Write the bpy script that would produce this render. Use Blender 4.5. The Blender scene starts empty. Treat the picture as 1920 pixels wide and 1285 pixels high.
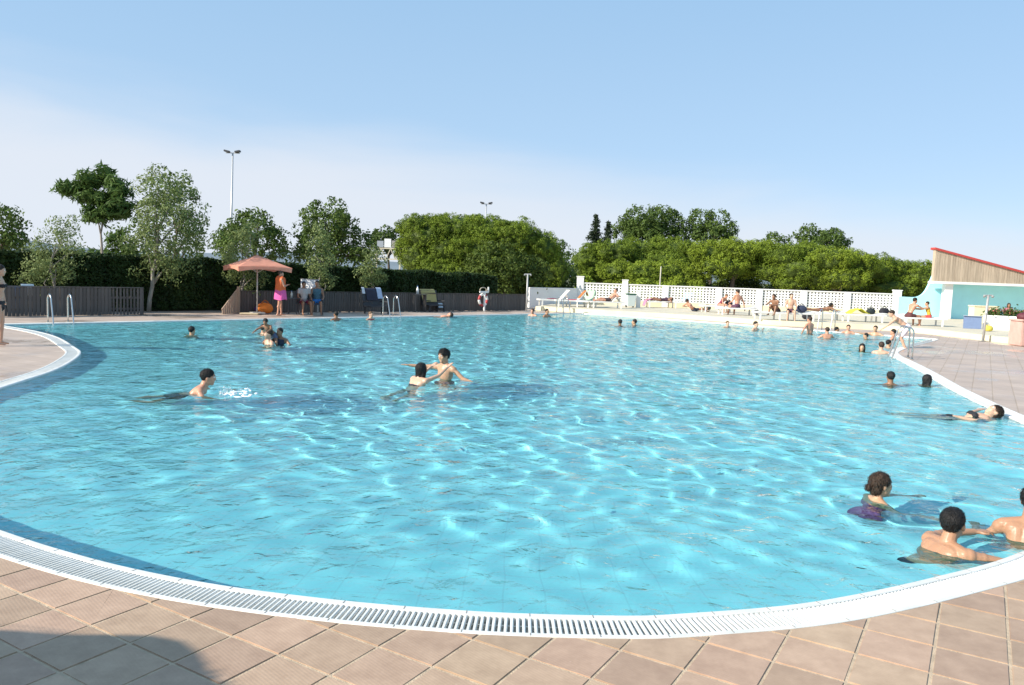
import bpy, bmesh, math, random
import numpy as np
from mathutils import Vector, Matrix, noise as mnoise

random.seed(7)
RNG = np.random.default_rng(7)
scene = bpy.context.scene
COL = scene.collection

# ------------------------------------------------------------------ camera
F_PX, HOR_Y, CAM_H, ROLL = 1456.0, 516.0, 1.80, 0.035
PITCH = math.atan((642.5 - HOR_Y) / F_PX)
cam_data = bpy.data.cameras.new('camera')
cam = bpy.data.objects.new('camera', cam_data)
COL.objects.link(cam)
cam_data.sensor_width = 36.0
cam_data.lens = F_PX / 1920.0 * 36.0
cam_data.clip_start, cam_data.clip_end = 0.1, 20000.0
_c, _s = math.cos(ROLL), math.sin(ROLL)
_f = Vector((0, math.cos(PITCH), -math.sin(PITCH)))
_x = Vector((1, 0, 0)); _u = _x.cross(_f)
_R = _c * _x + _s * _u
_U = -_s * _x + _c * _u
cam.matrix_world = Matrix(((_R.x, _U.x, -_f.x, 0), (_R.y, _U.y, -_f.y, 0), (_R.z, _U.z, -_f.z, CAM_H), (0, 0, 0, 1)))
scene.camera = cam

# ------------------------------------------------------------------ light
SUN_EL = math.radians(30.0)
SUN_AZ = math.atan2(-0.90, -0.44)          # the direction the sun stands in, as (sin, cos)
SUN_DIR = Vector((math.sin(SUN_AZ) * math.cos(SUN_EL), math.cos(SUN_AZ) * math.cos(SUN_EL), math.sin(SUN_EL)))
world = bpy.data.worlds.new('World'); scene.world = world
world.use_nodes = True
wn, wl = world.node_tree.nodes, world.node_tree.links
wn.clear()
w_out = wn.new('ShaderNodeOutputWorld'); w_bg = wn.new('ShaderNodeBackground')
w_sky = wn.new('ShaderNodeTexSky'); w_sky.sky_type = 'NISHITA'; w_sky.sun_disc = False
w_sky.sun_elevation = SUN_EL; w_sky.sun_rotation = SUN_AZ % (2 * math.pi)
w_sky.air_density = 0.7; w_sky.dust_density = 0.2; w_sky.ozone_density = 3.0; w_sky.altitude = 0
w_bg.inputs['Strength'].default_value = 0.115
# summer haze thins the blue, and a thin veil of high cloud is drawn out along one direction
w_tc = wn.new('ShaderNodeTexCoord')
w_hz = wn.new('ShaderNodeMix'); w_hz.data_type = 'RGBA'; w_hz.inputs['Factor'].default_value = 0.78
w_hz.inputs['B'].default_value = (1.95, 3.6, 5.5, 1)
wl.new(w_sky.outputs['Color'], w_hz.inputs['A'])
def w_math(op, a, b=None, c=None, clamp=False):
    m = wn.new('ShaderNodeMath'); m.operation = op; m.use_clamp = clamp
    for i, v in enumerate((a, b, c)):
        if v is None: continue
        if isinstance(v, (int, float)): m.inputs[i].default_value = v
        else: wl.new(v, m.inputs[i])
    return m.outputs[0]
w_sep = wn.new('ShaderNodeSeparateXYZ'); wl.new(w_tc.outputs['Generated'], w_sep.inputs[0])
w_hr = wn.new('ShaderNodeValToRGB'); wl.new(w_sep.outputs['Z'], w_hr.inputs['Fac'])      # haze thickens towards the horizon
e = w_hr.color_ramp.elements
e[0].position = 0.0; e[0].color = (3.9 / 6, 4.6 / 6, 5.3 / 6, 1); e[1].position = 0.42; e[1].color = (2.15 / 6, 3.7 / 6, 5.45 / 6, 1)
e3 = e.new(0.16); e3.color = (2.95 / 6, 4.2 / 6, 5.5 / 6, 1)
w_sc = wn.new('ShaderNodeMix'); w_sc.data_type = 'RGBA'; w_sc.blend_type = 'MULTIPLY'; w_sc.inputs['Factor'].default_value = 1.0; w_sc.inputs['B'].default_value = (6, 6, 6, 1)
wl.new(w_hr.outputs['Color'], w_sc.inputs['A']); wl.new(w_sc.outputs['Result'], w_hz.inputs['B'])
# a bank of thin cloud standing low in the west, its top edge ragged
w_map = wn.new('ShaderNodeMapping'); w_map.inputs['Scale'].default_value = (1.6, 1.6, 9.0)
w_no = wn.new('ShaderNodeTexNoise'); w_no.inputs['Scale'].default_value = 1.3; w_no.inputs['Detail'].default_value = 8
w_no.inputs['Roughness'].default_value = 0.5; w_no.inputs['Distortion'].default_value = 0.3
wl.new(w_tc.outputs['Generated'], w_map.inputs['Vector']); wl.new(w_map.outputs['Vector'], w_no.inputs['Vector'])
w_top = w_math('MULTIPLY_ADD', w_sep.outputs['X'], -0.11, 0.140)
w_top = w_math('ADD', w_top, w_math('MULTIPLY_ADD', w_no.outputs['Fac'], 0.13, -0.065))
w_mr = wn.new('ShaderNodeMapRange'); w_mr.interpolation_type = 'SMOOTHSTEP'
w_mr.inputs['From Min'].default_value = -0.035; w_mr.inputs['From Max'].default_value = 0.085; w_mr.inputs['To Max'].default_value = 0.90
wl.new(w_math('SUBTRACT', w_top, w_sep.outputs['Z']), w_mr.inputs['Value'])
w_mix = wn.new('ShaderNodeMix'); w_mix.data_type = 'RGBA'
w_mix.inputs['B'].default_value = (4.6, 4.9, 5.4, 1)
wl.new(w_mr.outputs['Result'], w_mix.inputs['Factor'])
wl.new(w_hz.outputs['Result'], w_mix.inputs['A']); wl.new(w_mix.outputs['Result'], w_bg.inputs['Color'])
wl.new(w_bg.outputs['Background'], w_out.inputs['Surface'])

sun_data = bpy.data.lights.new('sun', 'SUN'); sun = bpy.data.objects.new('sun', sun_data); COL.objects.link(sun)
sun_data.energy = 4.9; sun_data.angle = math.radians(0.5); sun_data.color = (1.0, 0.925, 0.81)
sun.rotation_euler = SUN_DIR.to_track_quat('Z', 'Y').to_euler()
sun.location = (0, 0, 60)

scene.view_settings.view_transform = 'Standard'
scene.view_settings.look = 'None'
scene.view_settings.exposure = 0.58
scene.view_settings.gamma = 1.0
scene.view_settings.use_curve_mapping = False
scene.render.engine = 'CYCLES'
scene.cycles.use_denoising = True
scene.cycles.max_bounces = 10
scene.cycles.transparent_max_bounces = 12
scene.cycles.sample_clamp_indirect = 6.0

# ------------------------------------------------------------------ pixel -> place
def ray(px, py):
    x = (px - 960) / F_PX; y = (py - 642.5) / F_PX
    x, y = _c * x + _s * y, -_s * x + _c * y
    cp, sp = math.cos(PITCH), math.sin(PITCH)
    return Vector((x, cp - sp * y, -sp - cp * y))
def gp(px, py, z=0.0):
    "point of the horizontal plane at height z seen at a pixel of the photograph"
    r = ray(px, py); t = (z - CAM_H) / r.z
    return Vector((r.x * t, r.y * t, z))
def at(px, py, Y):
    "point at depth Y seen at a pixel"
    r = ray(px, py); t = Y / r.y
    return Vector((r.x * t, Y, r.z * t + CAM_H))

# ------------------------------------------------------------------ materials
MATS = {}
def mat(name, color=(0.5, 0.5, 0.5), rough=0.6, metal=0.0, var=0.0, vscale=8.0, bump=0.0, bscale=40.0, sss=0.0, spec=0.5, color2=None, detail=5, coord='Object', stretch=(1, 1, 1), transl=0.0):
    if name in MATS: return MATS[name]
    m = bpy.data.materials.new(name); m.use_nodes = True; MATS[name] = m
    n, l = m.node_tree.nodes, m.node_tree.links
    b = n['Principled BSDF']
    b.inputs['Roughness'].default_value = rough; b.inputs['Metallic'].default_value = metal
    b.inputs['Specular IOR Level'].default_value = spec
    b.inputs['Base Color'].default_value = (*color, 1)
    if sss:
        b.inputs['Subsurface Weight'].default_value = sss; b.inputs['Subsurface Radius'].default_value = (0.02, 0.008, 0.004)
        b.inputs['Subsurface Scale'].default_value = 0.6
    if var or bump or color2:
        tc = n.new('ShaderNodeTexCoord'); mp = n.new('ShaderNodeMapping'); mp.inputs['Scale'].default_value = stretch
        l.new(tc.outputs[coord], mp.inputs['Vector'])
    if var or color2:
        no = n.new('ShaderNodeTexNoise'); no.inputs['Scale'].default_value = vscale; no.inputs['Detail'].default_value = detail
        no.inputs['Roughness'].default_value = 0.6
        l.new(mp.outputs['Vector'], no.inputs['Vector'])
        cr = n.new('ShaderNodeValToRGB'); cr.color_ramp.elements[0].position = 0.3; cr.color_ramp.elements[1].position = 0.7
        c2 = color2 or tuple(min(1, c * (1 + var)) for c in color)
        c1 = color if color2 else tuple(c * (1 - var) for c in color)
        cr.color_ramp.elements[0].color = (*c1, 1); cr.color_ramp.elements[1].color = (*c2, 1)
        l.new(no.outputs['Fac'], cr.inputs['Fac'])
        oi = n.new('ShaderNodeObjectInfo')
        hs = n.new('ShaderNodeHueSaturation'); mr = n.new('ShaderNodeMapRange')
        mr.inputs['To Min'].default_value = 1 - var * 0.6; mr.inputs['To Max'].default_value = 1 + var * 0.6
        l.new(oi.outputs['Random'], mr.inputs['Value']); l.new(mr.outputs['Result'], hs.inputs['Value'])
        l.new(cr.outputs['Color'], hs.inputs['Color']); l.new(hs.outputs['Color'], b.inputs['Base Color'])
    if bump:
        nb = n.new('ShaderNodeTexNoise'); nb.inputs['Scale'].default_value = bscale; nb.inputs['Detail'].default_value = 4
        l.new(mp.outputs['Vector'], nb.inputs['Vector'])
        bp = n.new('ShaderNodeBump'); bp.inputs['Strength'].default_value = bump; bp.inputs['Distance'].default_value = 0.01
        l.new(nb.outputs['Fac'], bp.inputs['Height']); l.new(bp.outputs['Normal'], b.inputs['Normal'])
    if transl:
        tr = n.new('ShaderNodeBsdfTranslucent'); mx = n.new('ShaderNodeMixShader'); mx.inputs['Fac'].default_value = transl
        src = b.inputs['Base Color'].links[0].from_socket if b.inputs['Base Color'].is_linked else None
        if src: l.new(src, tr.inputs['Color'])
        else: tr.inputs['Color'].default_value = (*color, 1)
        l.new(b.outputs['BSDF'], mx.inputs[1]); l.new(tr.outputs['BSDF'], mx.inputs[2])
        l.new(mx.outputs['Shader'], n['Material Output'].inputs['Surface'])
    return m

# ------------------------------------------------------------------ mesh helpers
class MB:
    "collects shapes; build() links them as ONE mesh object"
    def __init__(s): s.v = []; s.f = []
    def add(s, v, f):
        o = len(s.v); s.v.extend([tuple(p) for p in v]); s.f.extend([tuple(i + o for i in q) for q in f]); return s
    def box(s, c, d, rz=0.0, M=None):
        hx, hy, hz = d[0] / 2, d[1] / 2, d[2] / 2
        v = [Vector((x, y, z)) for x in (-hx, hx) for y in (-hy, hy) for z in (-hz, hz)]
        R = M if M is not None else Matrix.Rotation(rz, 3, 'Z')
        c = Vector(c); v = [R @ p + c for p in v]
        return s.add(v, [(0, 1, 3, 2), (4, 6, 7, 5), (0, 4, 5, 1), (2, 3, 7, 6), (0, 2, 6, 4), (1, 5, 7, 3)])
    def bar(s, a, b, w, h=None, up=(0, 0, 1)):
        "square bar from a to b, w across, h along up"
        h = h or w; a = Vector(a); b = Vector(b); d = b - a; L = d.length
        y = d.normalized(); upv = Vector(up)
        if abs(y.dot(upv)) > 0.98: upv = Vector((1, 0, 0))
        x = y.cross(upv).normalized(); z = x.cross(y)
        M = Matrix((x, y, z)).transposed()
        return s.box((a + b) / 2, (w, L, h), M=M)
    def tube(s, pts, r, n=10, cap=True):
        pts = [Vector(p) for p in pts]; rs = r if isinstance(r, (list, tuple)) else [r] * len(pts)
        v, f = [], []; prev = None
        for i, p in enumerate(pts):
            t = (pts[min(i + 1, len(pts) - 1)] - pts[max(i - 1, 0)]).normalized()
            if prev is None:
                a = Vector((0, 0, 1)) if abs(t.z) < 0.9 else Vector((1, 0, 0)); x = t.cross(a).normalized()
            else:
                x = (prev - t * prev.dot(t)).normalized()
            prev = x; y = t.cross(x)
            for k in range(n):
                q = 2 * math.pi * k / n; v.append(p + (x * math.cos(q) + y * math.sin(q)) * rs[i])
        for i in range(len(pts) - 1):
            for k in range(n):
                f.append((i * n + k, i * n + (k + 1) % n, (i + 1) * n + (k + 1) % n, (i + 1) * n + k))
        if cap:
            f.append(tuple(range(n))[::-1]); f.append(tuple((len(pts) - 1) * n + k for k in range(n)))
        return s.add(v, f)
    def ell(s, c, r, M=None, nu=14, nv=9):
        c = Vector(c); r = (r, r, r) if isinstance(r, (int, float)) else r
        v = [Vector((0, 0, r[2]))]
        for i in range(1, nv):
            th = math.pi * i / nv
            for k in range(nu):
                q = 2 * math.pi * k / nu
                v.append(Vector((r[0] * math.sin(th) * math.cos(q), r[1] * math.sin(th) * math.sin(q), r[2] * math.cos(th))))
        v.append(Vector((0, 0, -r[2])))
        if M is not None: v = [M @ p for p in v]
        v = [p + c for p in v]
        f = [(0, 1 + k, 1 + (k + 1) % nu) for k in range(nu)]
        for i in range(nv - 2):
            for k in range(nu):
                a = 1 + i * nu + k; b = 1 + i * nu + (k + 1) % nu
                f.append((a, a + nu, b + nu, b))
        e = len(v) - 1; o = 1 + (nv - 2) * nu
        f += [(e, o + (k + 1) % nu, o + k) for k in range(nu)]
        return s.add(v, f)
    def cap(s, a, b, ra, rb, n=12):
        "tapered capsule"
        a = Vector(a); b = Vector(b); d = b - a; L = max(d.length, 1e-5); t = d / L
        pts, rs = [], []
        for q in (-1.0, -0.85, -0.55, -0.2): pts.append(a + t * ra * q); rs.append(max(ra * math.sqrt(max(0, 1 - q * q)), ra * 0.05))
        pts.append(a); rs.append(ra)
        pts.append((a + b) / 2); rs.append((ra + rb) / 2)
        pts.append(b); rs.append(rb)
        for q in (0.2, 0.55, 0.85, 1.0): pts.append(b + t * rb * q); rs.append(max(rb * math.sqrt(max(0, 1 - q * q)), rb * 0.05))
        return s.tube(pts, rs, n)
    def prism(s, poly, z0, z1):
        n = len(poly); v = [(p[0], p[1], z0) for p in poly] + [(p[0], p[1], z1) for p in poly]
        f = [tuple(range(n))[::-1], tuple(range(n, 2 * n))] + [(i, (i + 1) % n, n + (i + 1) % n, n + i) for i in range(n)]
        return s.add(v, f)
    def mesh(s, name, smooth=False):
        me = bpy.data.meshes.new(name); me.from_pydata([tuple(p) for p in s.v], [], s.f); me.update()
        if smooth: me.shade_smooth()
        return me
    def build(s, name, m, parent=None, smooth=False, bevel=0.0):
        me = s.mesh(name, smooth)
        if bevel:
            bm = bmesh.new(); bm.from_mesh(me)
            es = [e for e in bm.edges if len(e.link_faces) == 2 and e.calc_face_angle(0) > 0.6]
            bmesh.ops.bevel(bm, geom=es, offset=bevel, segments=2, affect='EDGES', clamp_overlap=True)
            bm.to_mesh(me); bm.free()
        return link(name, me, m, parent)
def link(name, me, m, parent=None):
    o = bpy.data.objects.new(name, me); COL.objects.link(o)
    if m is not None and len(me.materials) == 0: me.materials.append(m)
    if parent is not None: o.parent = parent
    return o
def np_mesh(name, V, quads):
    "fast mesh from numpy arrays; quads is an (n, 3 or 4) index array"
    me = bpy.data.meshes.new(name); k = quads.shape[1]
    me.vertices.add(len(V)); me.vertices.foreach_set('co', np.ascontiguousarray(V, np.float32).ravel())
    me.loops.add(quads.size); me.loops.foreach_set('vertex_index', np.ascontiguousarray(quads, np.int32).ravel())
    me.polygons.add(len(quads)); me.polygons.foreach_set('loop_start', np.arange(0, quads.size, k, dtype=np.int32))
    me.update(calc_edges=True); me.validate()
    return me
def tag(o, label, cat, group=None):
    o['label'] = label; o['category'] = cat
    if group: o['group'] = group
    return o
def thing(name, label, cat, loc=(0, 0, 0), rz=0.0, group=None):
    o = bpy.data.objects.new(name, None); COL.objects.link(o); o.location = loc; o.rotation_euler = (0, 0, rz)
    o.empty_display_size = 0.1
    return tag(o, label, cat, group)
def struct(o): o['kind'] = 'structure'; return o
def stuff(o): o['kind'] = 'stuff'; return o
def copy_tree(o, parent=None):
    c = o.copy(); COL.objects.link(c); c.parent = parent
    for ch in list(o.children): copy_tree(ch, c)
    return c
def clone(root, label, loc, rz=0.0):
    c = copy_tree(root); c.location = loc; c.rotation_euler = (0, 0, rz); c['label'] = label; return c
# ------------------------------------------------------------------ pool outline (water edge, counter-clockwise seen from above)
WATER_Z = -0.025
def cat_rom(pts, k=8):
    out = []
    for i in range(len(pts) - 1):
        p0 = pts[max(i - 1, 0)]; p1 = pts[i]; p2 = pts[i + 1]; p3 = pts[min(i + 2, len(pts) - 1)]
        for j in range(k):
            t = j / k
            out.append(0.5 * ((2 * p1) + (p2 - p0) * t + (2 * p0 - 5 * p1 + 4 * p2 - p3) * t * t + (3 * p1 - p0 - 3 * p2 + p3) * t ** 3))
    out.append(pts[-1]); return out
def g2(px, py): p = gp(px, py); return Vector((p.x, p.y))
near = [g2(*q) for q in [(0, 992), (100, 1025), (243, 1063), (423, 1097), (640, 1124), (800, 1138), (960, 1148), (1173, 1153), (1280, 1149), (1480, 1133), (1630, 1108), (1763, 1078), (1860, 1053), (1920, 1031)]]
# the front basin is round: fit its circle to the near edge
A_ = np.array([[2 * p.x, 2 * p.y, 1] for p in near]); b_ = np.array([p.length_squared for p in near])
cx_, cy_, k_ = np.linalg.lstsq(A_, b_, rcond=None)[0]
C0 = Vector((cx_, cy_)); R0 = math.sqrt(k_ + cx_ * cx_ + cy_ * cy_)
right = [g2(*q) for q in [(1920, 793), (1850, 762), (1783, 729), (1757, 714), (1723, 694), (1697, 680), (1668, 665), (1668, 657), (1695, 648), (1727, 640.5)]]
left = [g2(*q) for q in [(12, 611), (68, 620.6), (109, 632), (140, 650), (152, 661.5), (132, 679), (97, 696), (48, 712), (0, 727.6)]]
d_far = (g2(1000, 589.5) - g2(170, 606)).normalized(); d_rt = Vector((d_far.y, -d_far.x))
def meet(p, d, q, e):
    m = Matrix(((d.x, -e.x), (d.y, -e.y))); r = m.inverted() @ (q - p); return p + d * r.x
FAR_P = g2(600, 596.5); RT_P = g2(1400, 609.7)
B_ = meet(FAR_P, d_far, RT_P, d_rt)
A2 = meet(FAR_P, d_far, left[0], (left[0] - left[2]).normalized())
C2 = meet(RT_P, d_rt, right[-1], (right[-1] - right[-3]).normalized())
print('circle', C0, R0, 'corners', A2, B_, C2, 'near', near[0], 'left', left[-1], 'right', right[0])
def arc_join(p, q, k):
    "rounded way from p to q about the front basin's centre"
    a0 = math.atan2(p.y - C0.y, p.x - C0.x); a1 = math.atan2(q.y - C0.y, q.x - C0.x)
    r0 = (p - C0).length; r1 = (q - C0).length
    while a1 - a0 > math.pi: a1 -= 2 * math.pi
    while a1 - a0 < -math.pi: a1 += 2 * math.pi
    return [C0 + Vector((math.cos(a0 + (a1 - a0) * j / k), math.sin(a0 + (a1 - a0) * j / k))) * (r0 + (r1 - r0) * j / k) for j in range(k + 1)]
nearP = cat_rom(near, 6)
outline = []
outline += nearP
outline += arc_join(near[-1], right[0], 10)[1:-1]
outline += cat_rom(right, 6)
def seg(p, q, k): return [p + (q - p) * (j / k) for j in range(1, k)]
outline += seg(right[-1], C2, 3) + [C2] + seg(C2, B_, 12) + [B_] + seg(B_, A2, 16) + [A2] + seg(A2, left[0], 3)
outline += cat_rom(left, 6)
outline += arc_join(left[-1], near[0], 10)[1:-1]
# even spacing
def resample(poly, step, closed=True):
    P = list(poly) + ([poly[0]] if closed else []); d = [0.0]
    for a, b in zip(P, P[1:]): d.append(d[-1] + (b - a).length)
    n = max(3, round(d[-1] / step)); out = []; j = 0
    for i in range(n + (0 if closed else 1)):
        t = d[-1] * i / n
        while j < len(P) - 2 and d[j + 1] < t: j += 1
        w = (t - d[j]) / max(d[j + 1] - d[j], 1e-9); out.append(P[j] + (P[j + 1] - P[j]) * w)
    return out
POOL = resample(outline, 0.12)
NP_ = len(POOL)
def smooth_normals(poly, w=3):
    n = len(poly); N = []
    for i in range(n):
        t = (poly[(i + w) % n] - poly[(i - w) % n]).normalized(); N.append(Vector((t.y, -t.x)))
    return N
POOLN = smooth_normals(POOL)           # points away from the water (outline runs counter-clockwise)
def offset(d): return [p + n * d for p, n in zip(POOL, POOLN)]
def in_poly(X, Y, poly):
    inside = np.zeros(X.shape, bool); n = len(poly)
    for i in range(n):
        x0, y0 = poly[i]; x1, y1 = poly[(i + 1) % n]
        if y0 == y1: continue
        c = ((y0 > Y) != (y1 > Y)) & (X < (x1 - x0) * (Y - y0) / (y1 - y0) + x0); inside ^= c
    return inside
def strip(profile):
    "sweep a profile of (offset, z) along the whole outline"
    mb = MB(); rows = []
    for d, z in profile: rows.append([(p.x + n.x * d, p.y + n.y * d, z) for p, n in zip(POOL, POOLN)])
    for a, b in zip(rows, rows[1:]):
        o = len(mb.v); mb.v += a + b
        for i in range(NP_):
            j = (i + 1) % NP_; mb.f.append((o + i, o + j, o + NP_ + j, o + NP_ + i))
    return mb
LIP, GRATE, BAND = 0.055, 0.235, 0.27

# ------------------------------------------------------------------ basin
FLOOR_Z = -1.18
def basin_mat():
    m = bpy.data.materials.new('pool_mosaic'); m.use_nodes = True; n, l = m.node_tree.nodes, m.node_tree.links
    b = n['Principled BSDF']; b.inputs['Roughness'].default_value = 0.4
    tc = n.new('ShaderNodeTexCoord')
    no = n.new('ShaderNodeTexNoise'); no.inputs['Scale'].default_value = 0.5; no.inputs['Detail'].default_value = 6
    l.new(tc.outputs['Object'], no.inputs['Vector'])
    cr = n.new('ShaderNodeValToRGB'); cr.color_ramp.elements[0].position = .3; cr.color_ramp.elements[1].position = .72
    cr.color_ramp.elements[0].color = (0.62, 0.86, 0.90, 1); cr.color_ramp.elements[1].color = (0.72, 0.92, 0.95, 1)
    l.new(no.outputs['Fac'], cr.inputs['Fac'])
    br = n.new('ShaderNodeTexBrick'); br.offset = 0; br.inputs['Scale'].default_value = 1.0
    br.inputs['Brick Width'].default_value = 0.25; br.inputs['Row Height'].default_value = 0.25; br.inputs['Mortar Size'].default_value = 0.006
    br.inputs['Mortar'].default_value = (0.62, 0.80, 0.84, 1)
    l.new(tc.outputs['Object'], br.inputs['Vector']); l.new(cr.outputs['Color'], br.inputs['Color1']); l.new(cr.outputs['Color'], br.inputs['Color2'])
    l.new(br.outputs['Color'], b.inputs['Base Color'])
    return m
M_basin = basin_mat()
# upright rim wall, then a coved floor that deepens away from the rim
rim = strip([(0.002, -0.12), (0.0, -0.24)])
fx = np.arange(-16.0, 17.2, 0.25); fy = np.arange(3.2, 39.4, 0.25)
FX, FY = np.meshgrid(fx, fy)
FD = np.full(FX.shape, 99.0)
for p in POOL: FD = np.minimum(FD, (FX - p.x) ** 2 + (FY - p.y) ** 2)
FD = np.sqrt(FD); FI = in_poly(FX, FY, [tuple(p) for p in POOL])
tt = np.clip(np.where(FI, FD, 0) / 4.8, 0, 1)
FZ = -0.17 + (FLOOR_Z + 0.17) * (1.25 * tt - 0.25 * tt ** 4)
fc = FI[:-1, :-1] | FI[1:, :-1] | FI[:-1, 1:] | FI[1:, 1:]
fidx = np.arange(FX.size).reshape(FX.shape)
FQ = np.stack([fidx[:-1, :-1], fidx[:-1, 1:], fidx[1:, 1:], fidx[1:, :-1]], -1)[fc]
fu = np.unique(FQ); fr_ = np.full(FX.size, -1); fr_[fu] = np.arange(len(fu))
FV = np.stack([FX.ravel(), FY.ravel(), FZ.ravel()], 1)[fu]
me = np_mesh('pool_basin', FV, fr_[FQ]); me.shade_smooth()
bm = bmesh.new(); bm.from_mesh(me); tmp = rim.mesh('rim'); bm.from_mesh(tmp); bm.to_mesh(me); bm.free()
pool_basin = struct(link('pool_basin', me, M_basin))

# ------------------------------------------------------------------ water
def wave(X, Y):
    rg = np.random.default_rng(11); Z = np.zeros_like(X)
    for i in range(90):
        lam = math.exp(rg.uniform(math.log(0.30), math.log(2.4))); th = rg.uniform(0, 2 * math.pi)
        st = 0.0047 * (1.15 if lam < 1.2 else 0.8)                  # steepness of one train
        k = 2 * math.pi / lam
        Z += st / k * 1.4 * np.sin(k * (X * math.cos(th) + Y * math.sin(th)) + rg.uniform(0, 6.28))
    # rings and small wakes round the bathers
    for (px, py, am) in WAKES:
        q = gp(px, py); r = np.sqrt((X - q.x) ** 2 + (Y - q.y) ** 2); k = 2 * math.pi / 0.42
        Z += am * 0.010 * np.exp(-np.clip(r - .15, 0, None) / 0.65) * np.sin(k * (r - .2) + px)
    return Z
WAKES = [(1783, 1030, 1), (1652, 940, 1.1), (1905, 1012, .9), (1670, 721, .8), (1735, 722, .8), (1850, 783, .8), (383, 735, 1.6), (836, 709, 1.2), (788, 721, 1.2), (358, 628, .8), (506, 645, 1.2), (1518, 626, .9), (1616, 659, .9), (1652, 663, .9), (1163, 610, .8), (1191, 610, .8)]
xs = np.arange(-15.6, 16.6, 0.05)
ys = [3.6]
while ys[-1] < 38.5: ys.append(ys[-1] + min(0.045 + max(0, ys[-1] - 7) * 0.0045, 0.16))
ys = np.array(ys)
GX, GY = np.meshgrid(xs, ys)
ins = in_poly(GX, GY, [tuple(p) for p in offset(0.0)])
# distance to the rim, coarse, to let the waves die out there
PO = np.array([tuple(p) for p in POOL]); D = np.full(GX.shape, 9.0)
for k in range(0, NP_, 3):
    D = np.minimum(D, (GX - PO[k, 0]) ** 2 + (GY - PO[k, 1]) ** 2)
D = np.sqrt(D)
fade = np.clip((D - 0.05) / 0.5, 0, 1); fade = 0.5 + 0.5 * fade * fade * (3 - 2 * fade)
GZ = WATER_Z + wave(GX, GY) * fade
cell = ins[:-1, :-1] | ins[1:, :-1] | ins[:-1, 1:] | ins[1:, 1:]
idx = np.arange(GX.size).reshape(GX.shape)
Q = np.stack([idx[:-1, :-1], idx[:-1, 1:], idx[1:, 1:], idx[1:, :-1]], -1)[cell]
used = np.unique(Q); remap = np.full(GX.size, -1); remap[used] = np.arange(len(used))
Vw = np.stack([GX.ravel(), GY.ravel(), GZ.ravel()], 1)[used]
# draw the outermost vertices on to the rim so that the sheet ends in a clean curve
out_ = ~ins.ravel()[used]; PO2 = np.roll(PO, -1, 0)
for i in np.nonzero(out_)[0]:
    q = Vw[i, :2]; d = PO2 - PO; t = np.clip(((q - PO) * d).sum(1) / (d * d).sum(1), 0, 1); c = PO + d * t[:, None]; j = ((c - q) ** 2).sum(1).argmin()
    Vw[i, :2] = c[j] + np.array(POOLN[j]) * 0.012
me = np_mesh('water', Vw, remap[Q]); me.shade_smooth()
def water_mat():
    m = bpy.data.materials.new('pool_water'); m.use_nodes = True; n, l = m.node_tree.nodes, m.node_tree.links
    n.remove(n['Principled BSDF'])
    tc = n.new('ShaderNodeTexCoord'); mp = n.new('ShaderNodeMapping')
    l.new(tc.outputs['Object'], mp.inputs['Vector'])
    n1 = n.new('ShaderNodeTexNoise'); n1.inputs['Scale'].default_value = 6.0; n1.inputs['Detail'].default_value = 3; n1.inputs['Distortion'].default_value = 0.8
    l.new(mp.outputs['Vector'], n1.inputs['Vector'])
    bp = n.new('ShaderNodeBump'); bp.inputs['Strength'].default_value = 0.85; bp.inputs['Distance'].default_value = 0.04
    n2 = n.new('ShaderNodeTexNoise'); n2.inputs['Scale'].default_value = 1.7; n2.inputs['Detail'].default_value = 3; n2.inputs['Distortion'].default_value = 0.5
    l.new(mp.outputs['Vector'], n2.inputs['Vector'])
    b0 = n.new('ShaderNodeBump'); b0.inputs['Strength'].default_value = 0.6; b0.inputs['Distance'].default_value = 0.09
    l.new(n2.outputs['Fac'], b0.inputs['Height']); l.new(b0.outputs['Normal'], bp.inputs['Normal'])
    l.new(n1.outputs['Fac'], bp.inputs['Height'])
    gl = n.new('ShaderNodeBsdfGlossy'); gl.inputs['Roughness'].default_value = 0.03
    l.new(bp.outputs['Normal'], gl.inputs['Normal'])
    tr = n.new('ShaderNodeBsdfRefraction'); tr.inputs['IOR'].default_value=1.333; tr.inputs['Roughness'].default_value=0; tr.inputs['Color'].default_value = (0.62, 0.97, 1.0, 1)
    # reflectance by the viewing angle, the same from above and below
    ge = n.new('ShaderNodeNewGeometry'); dt = n.new('ShaderNodeVectorMath'); dt.operation = 'DOT_PRODUCT'
    l.new(ge.outputs['Incoming'], dt.inputs[0]); l.new(bp.outputs['Normal'], dt.inputs[1])
    aa = n.new('ShaderNodeMath'); aa.operation = 'ABSOLUTE'; l.new(dt.outputs['Value'], aa.inputs[0])
    om = n.new('ShaderNodeMath'); om.operation = 'SUBTRACT'; om.inputs[0].default_value = 1.0; om.use_clamp = True; l.new(aa.outputs[0], om.inputs[1])
    pw = n.new('ShaderNodeMath'); pw.operation = 'POWER'; pw.inputs[1].default_value = 5.0; l.new(om.outputs[0], pw.inputs[0])
    fr = n.new('ShaderNodeMath'); fr.operation = 'MULTIPLY_ADD'; fr.inputs[1].default_value = 0.98; fr.inputs[2].default_value = 0.02; l.new(pw.outputs[0], fr.inputs[0])
    ms = n.new('ShaderNodeMixShader'); l.new(fr.outputs[0], ms.inputs['Fac'])
    l.new(tr.outputs['BSDF'], ms.inputs[1]); l.new(gl.outputs['BSDF'], ms.inputs[2])
    l.new(ms.outputs['Shader'], n['Material Output'].inputs['Surface'])
    return m
water = struct(link('water', me, water_mat()))

# sunlight is refracted through the waves on to the floor and the bathers
water.cycles.is_caustics_caster = True
pool_basin.cycles.is_caustics_receiver = True
sun_data.cycles.is_caustics_light = True
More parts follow.
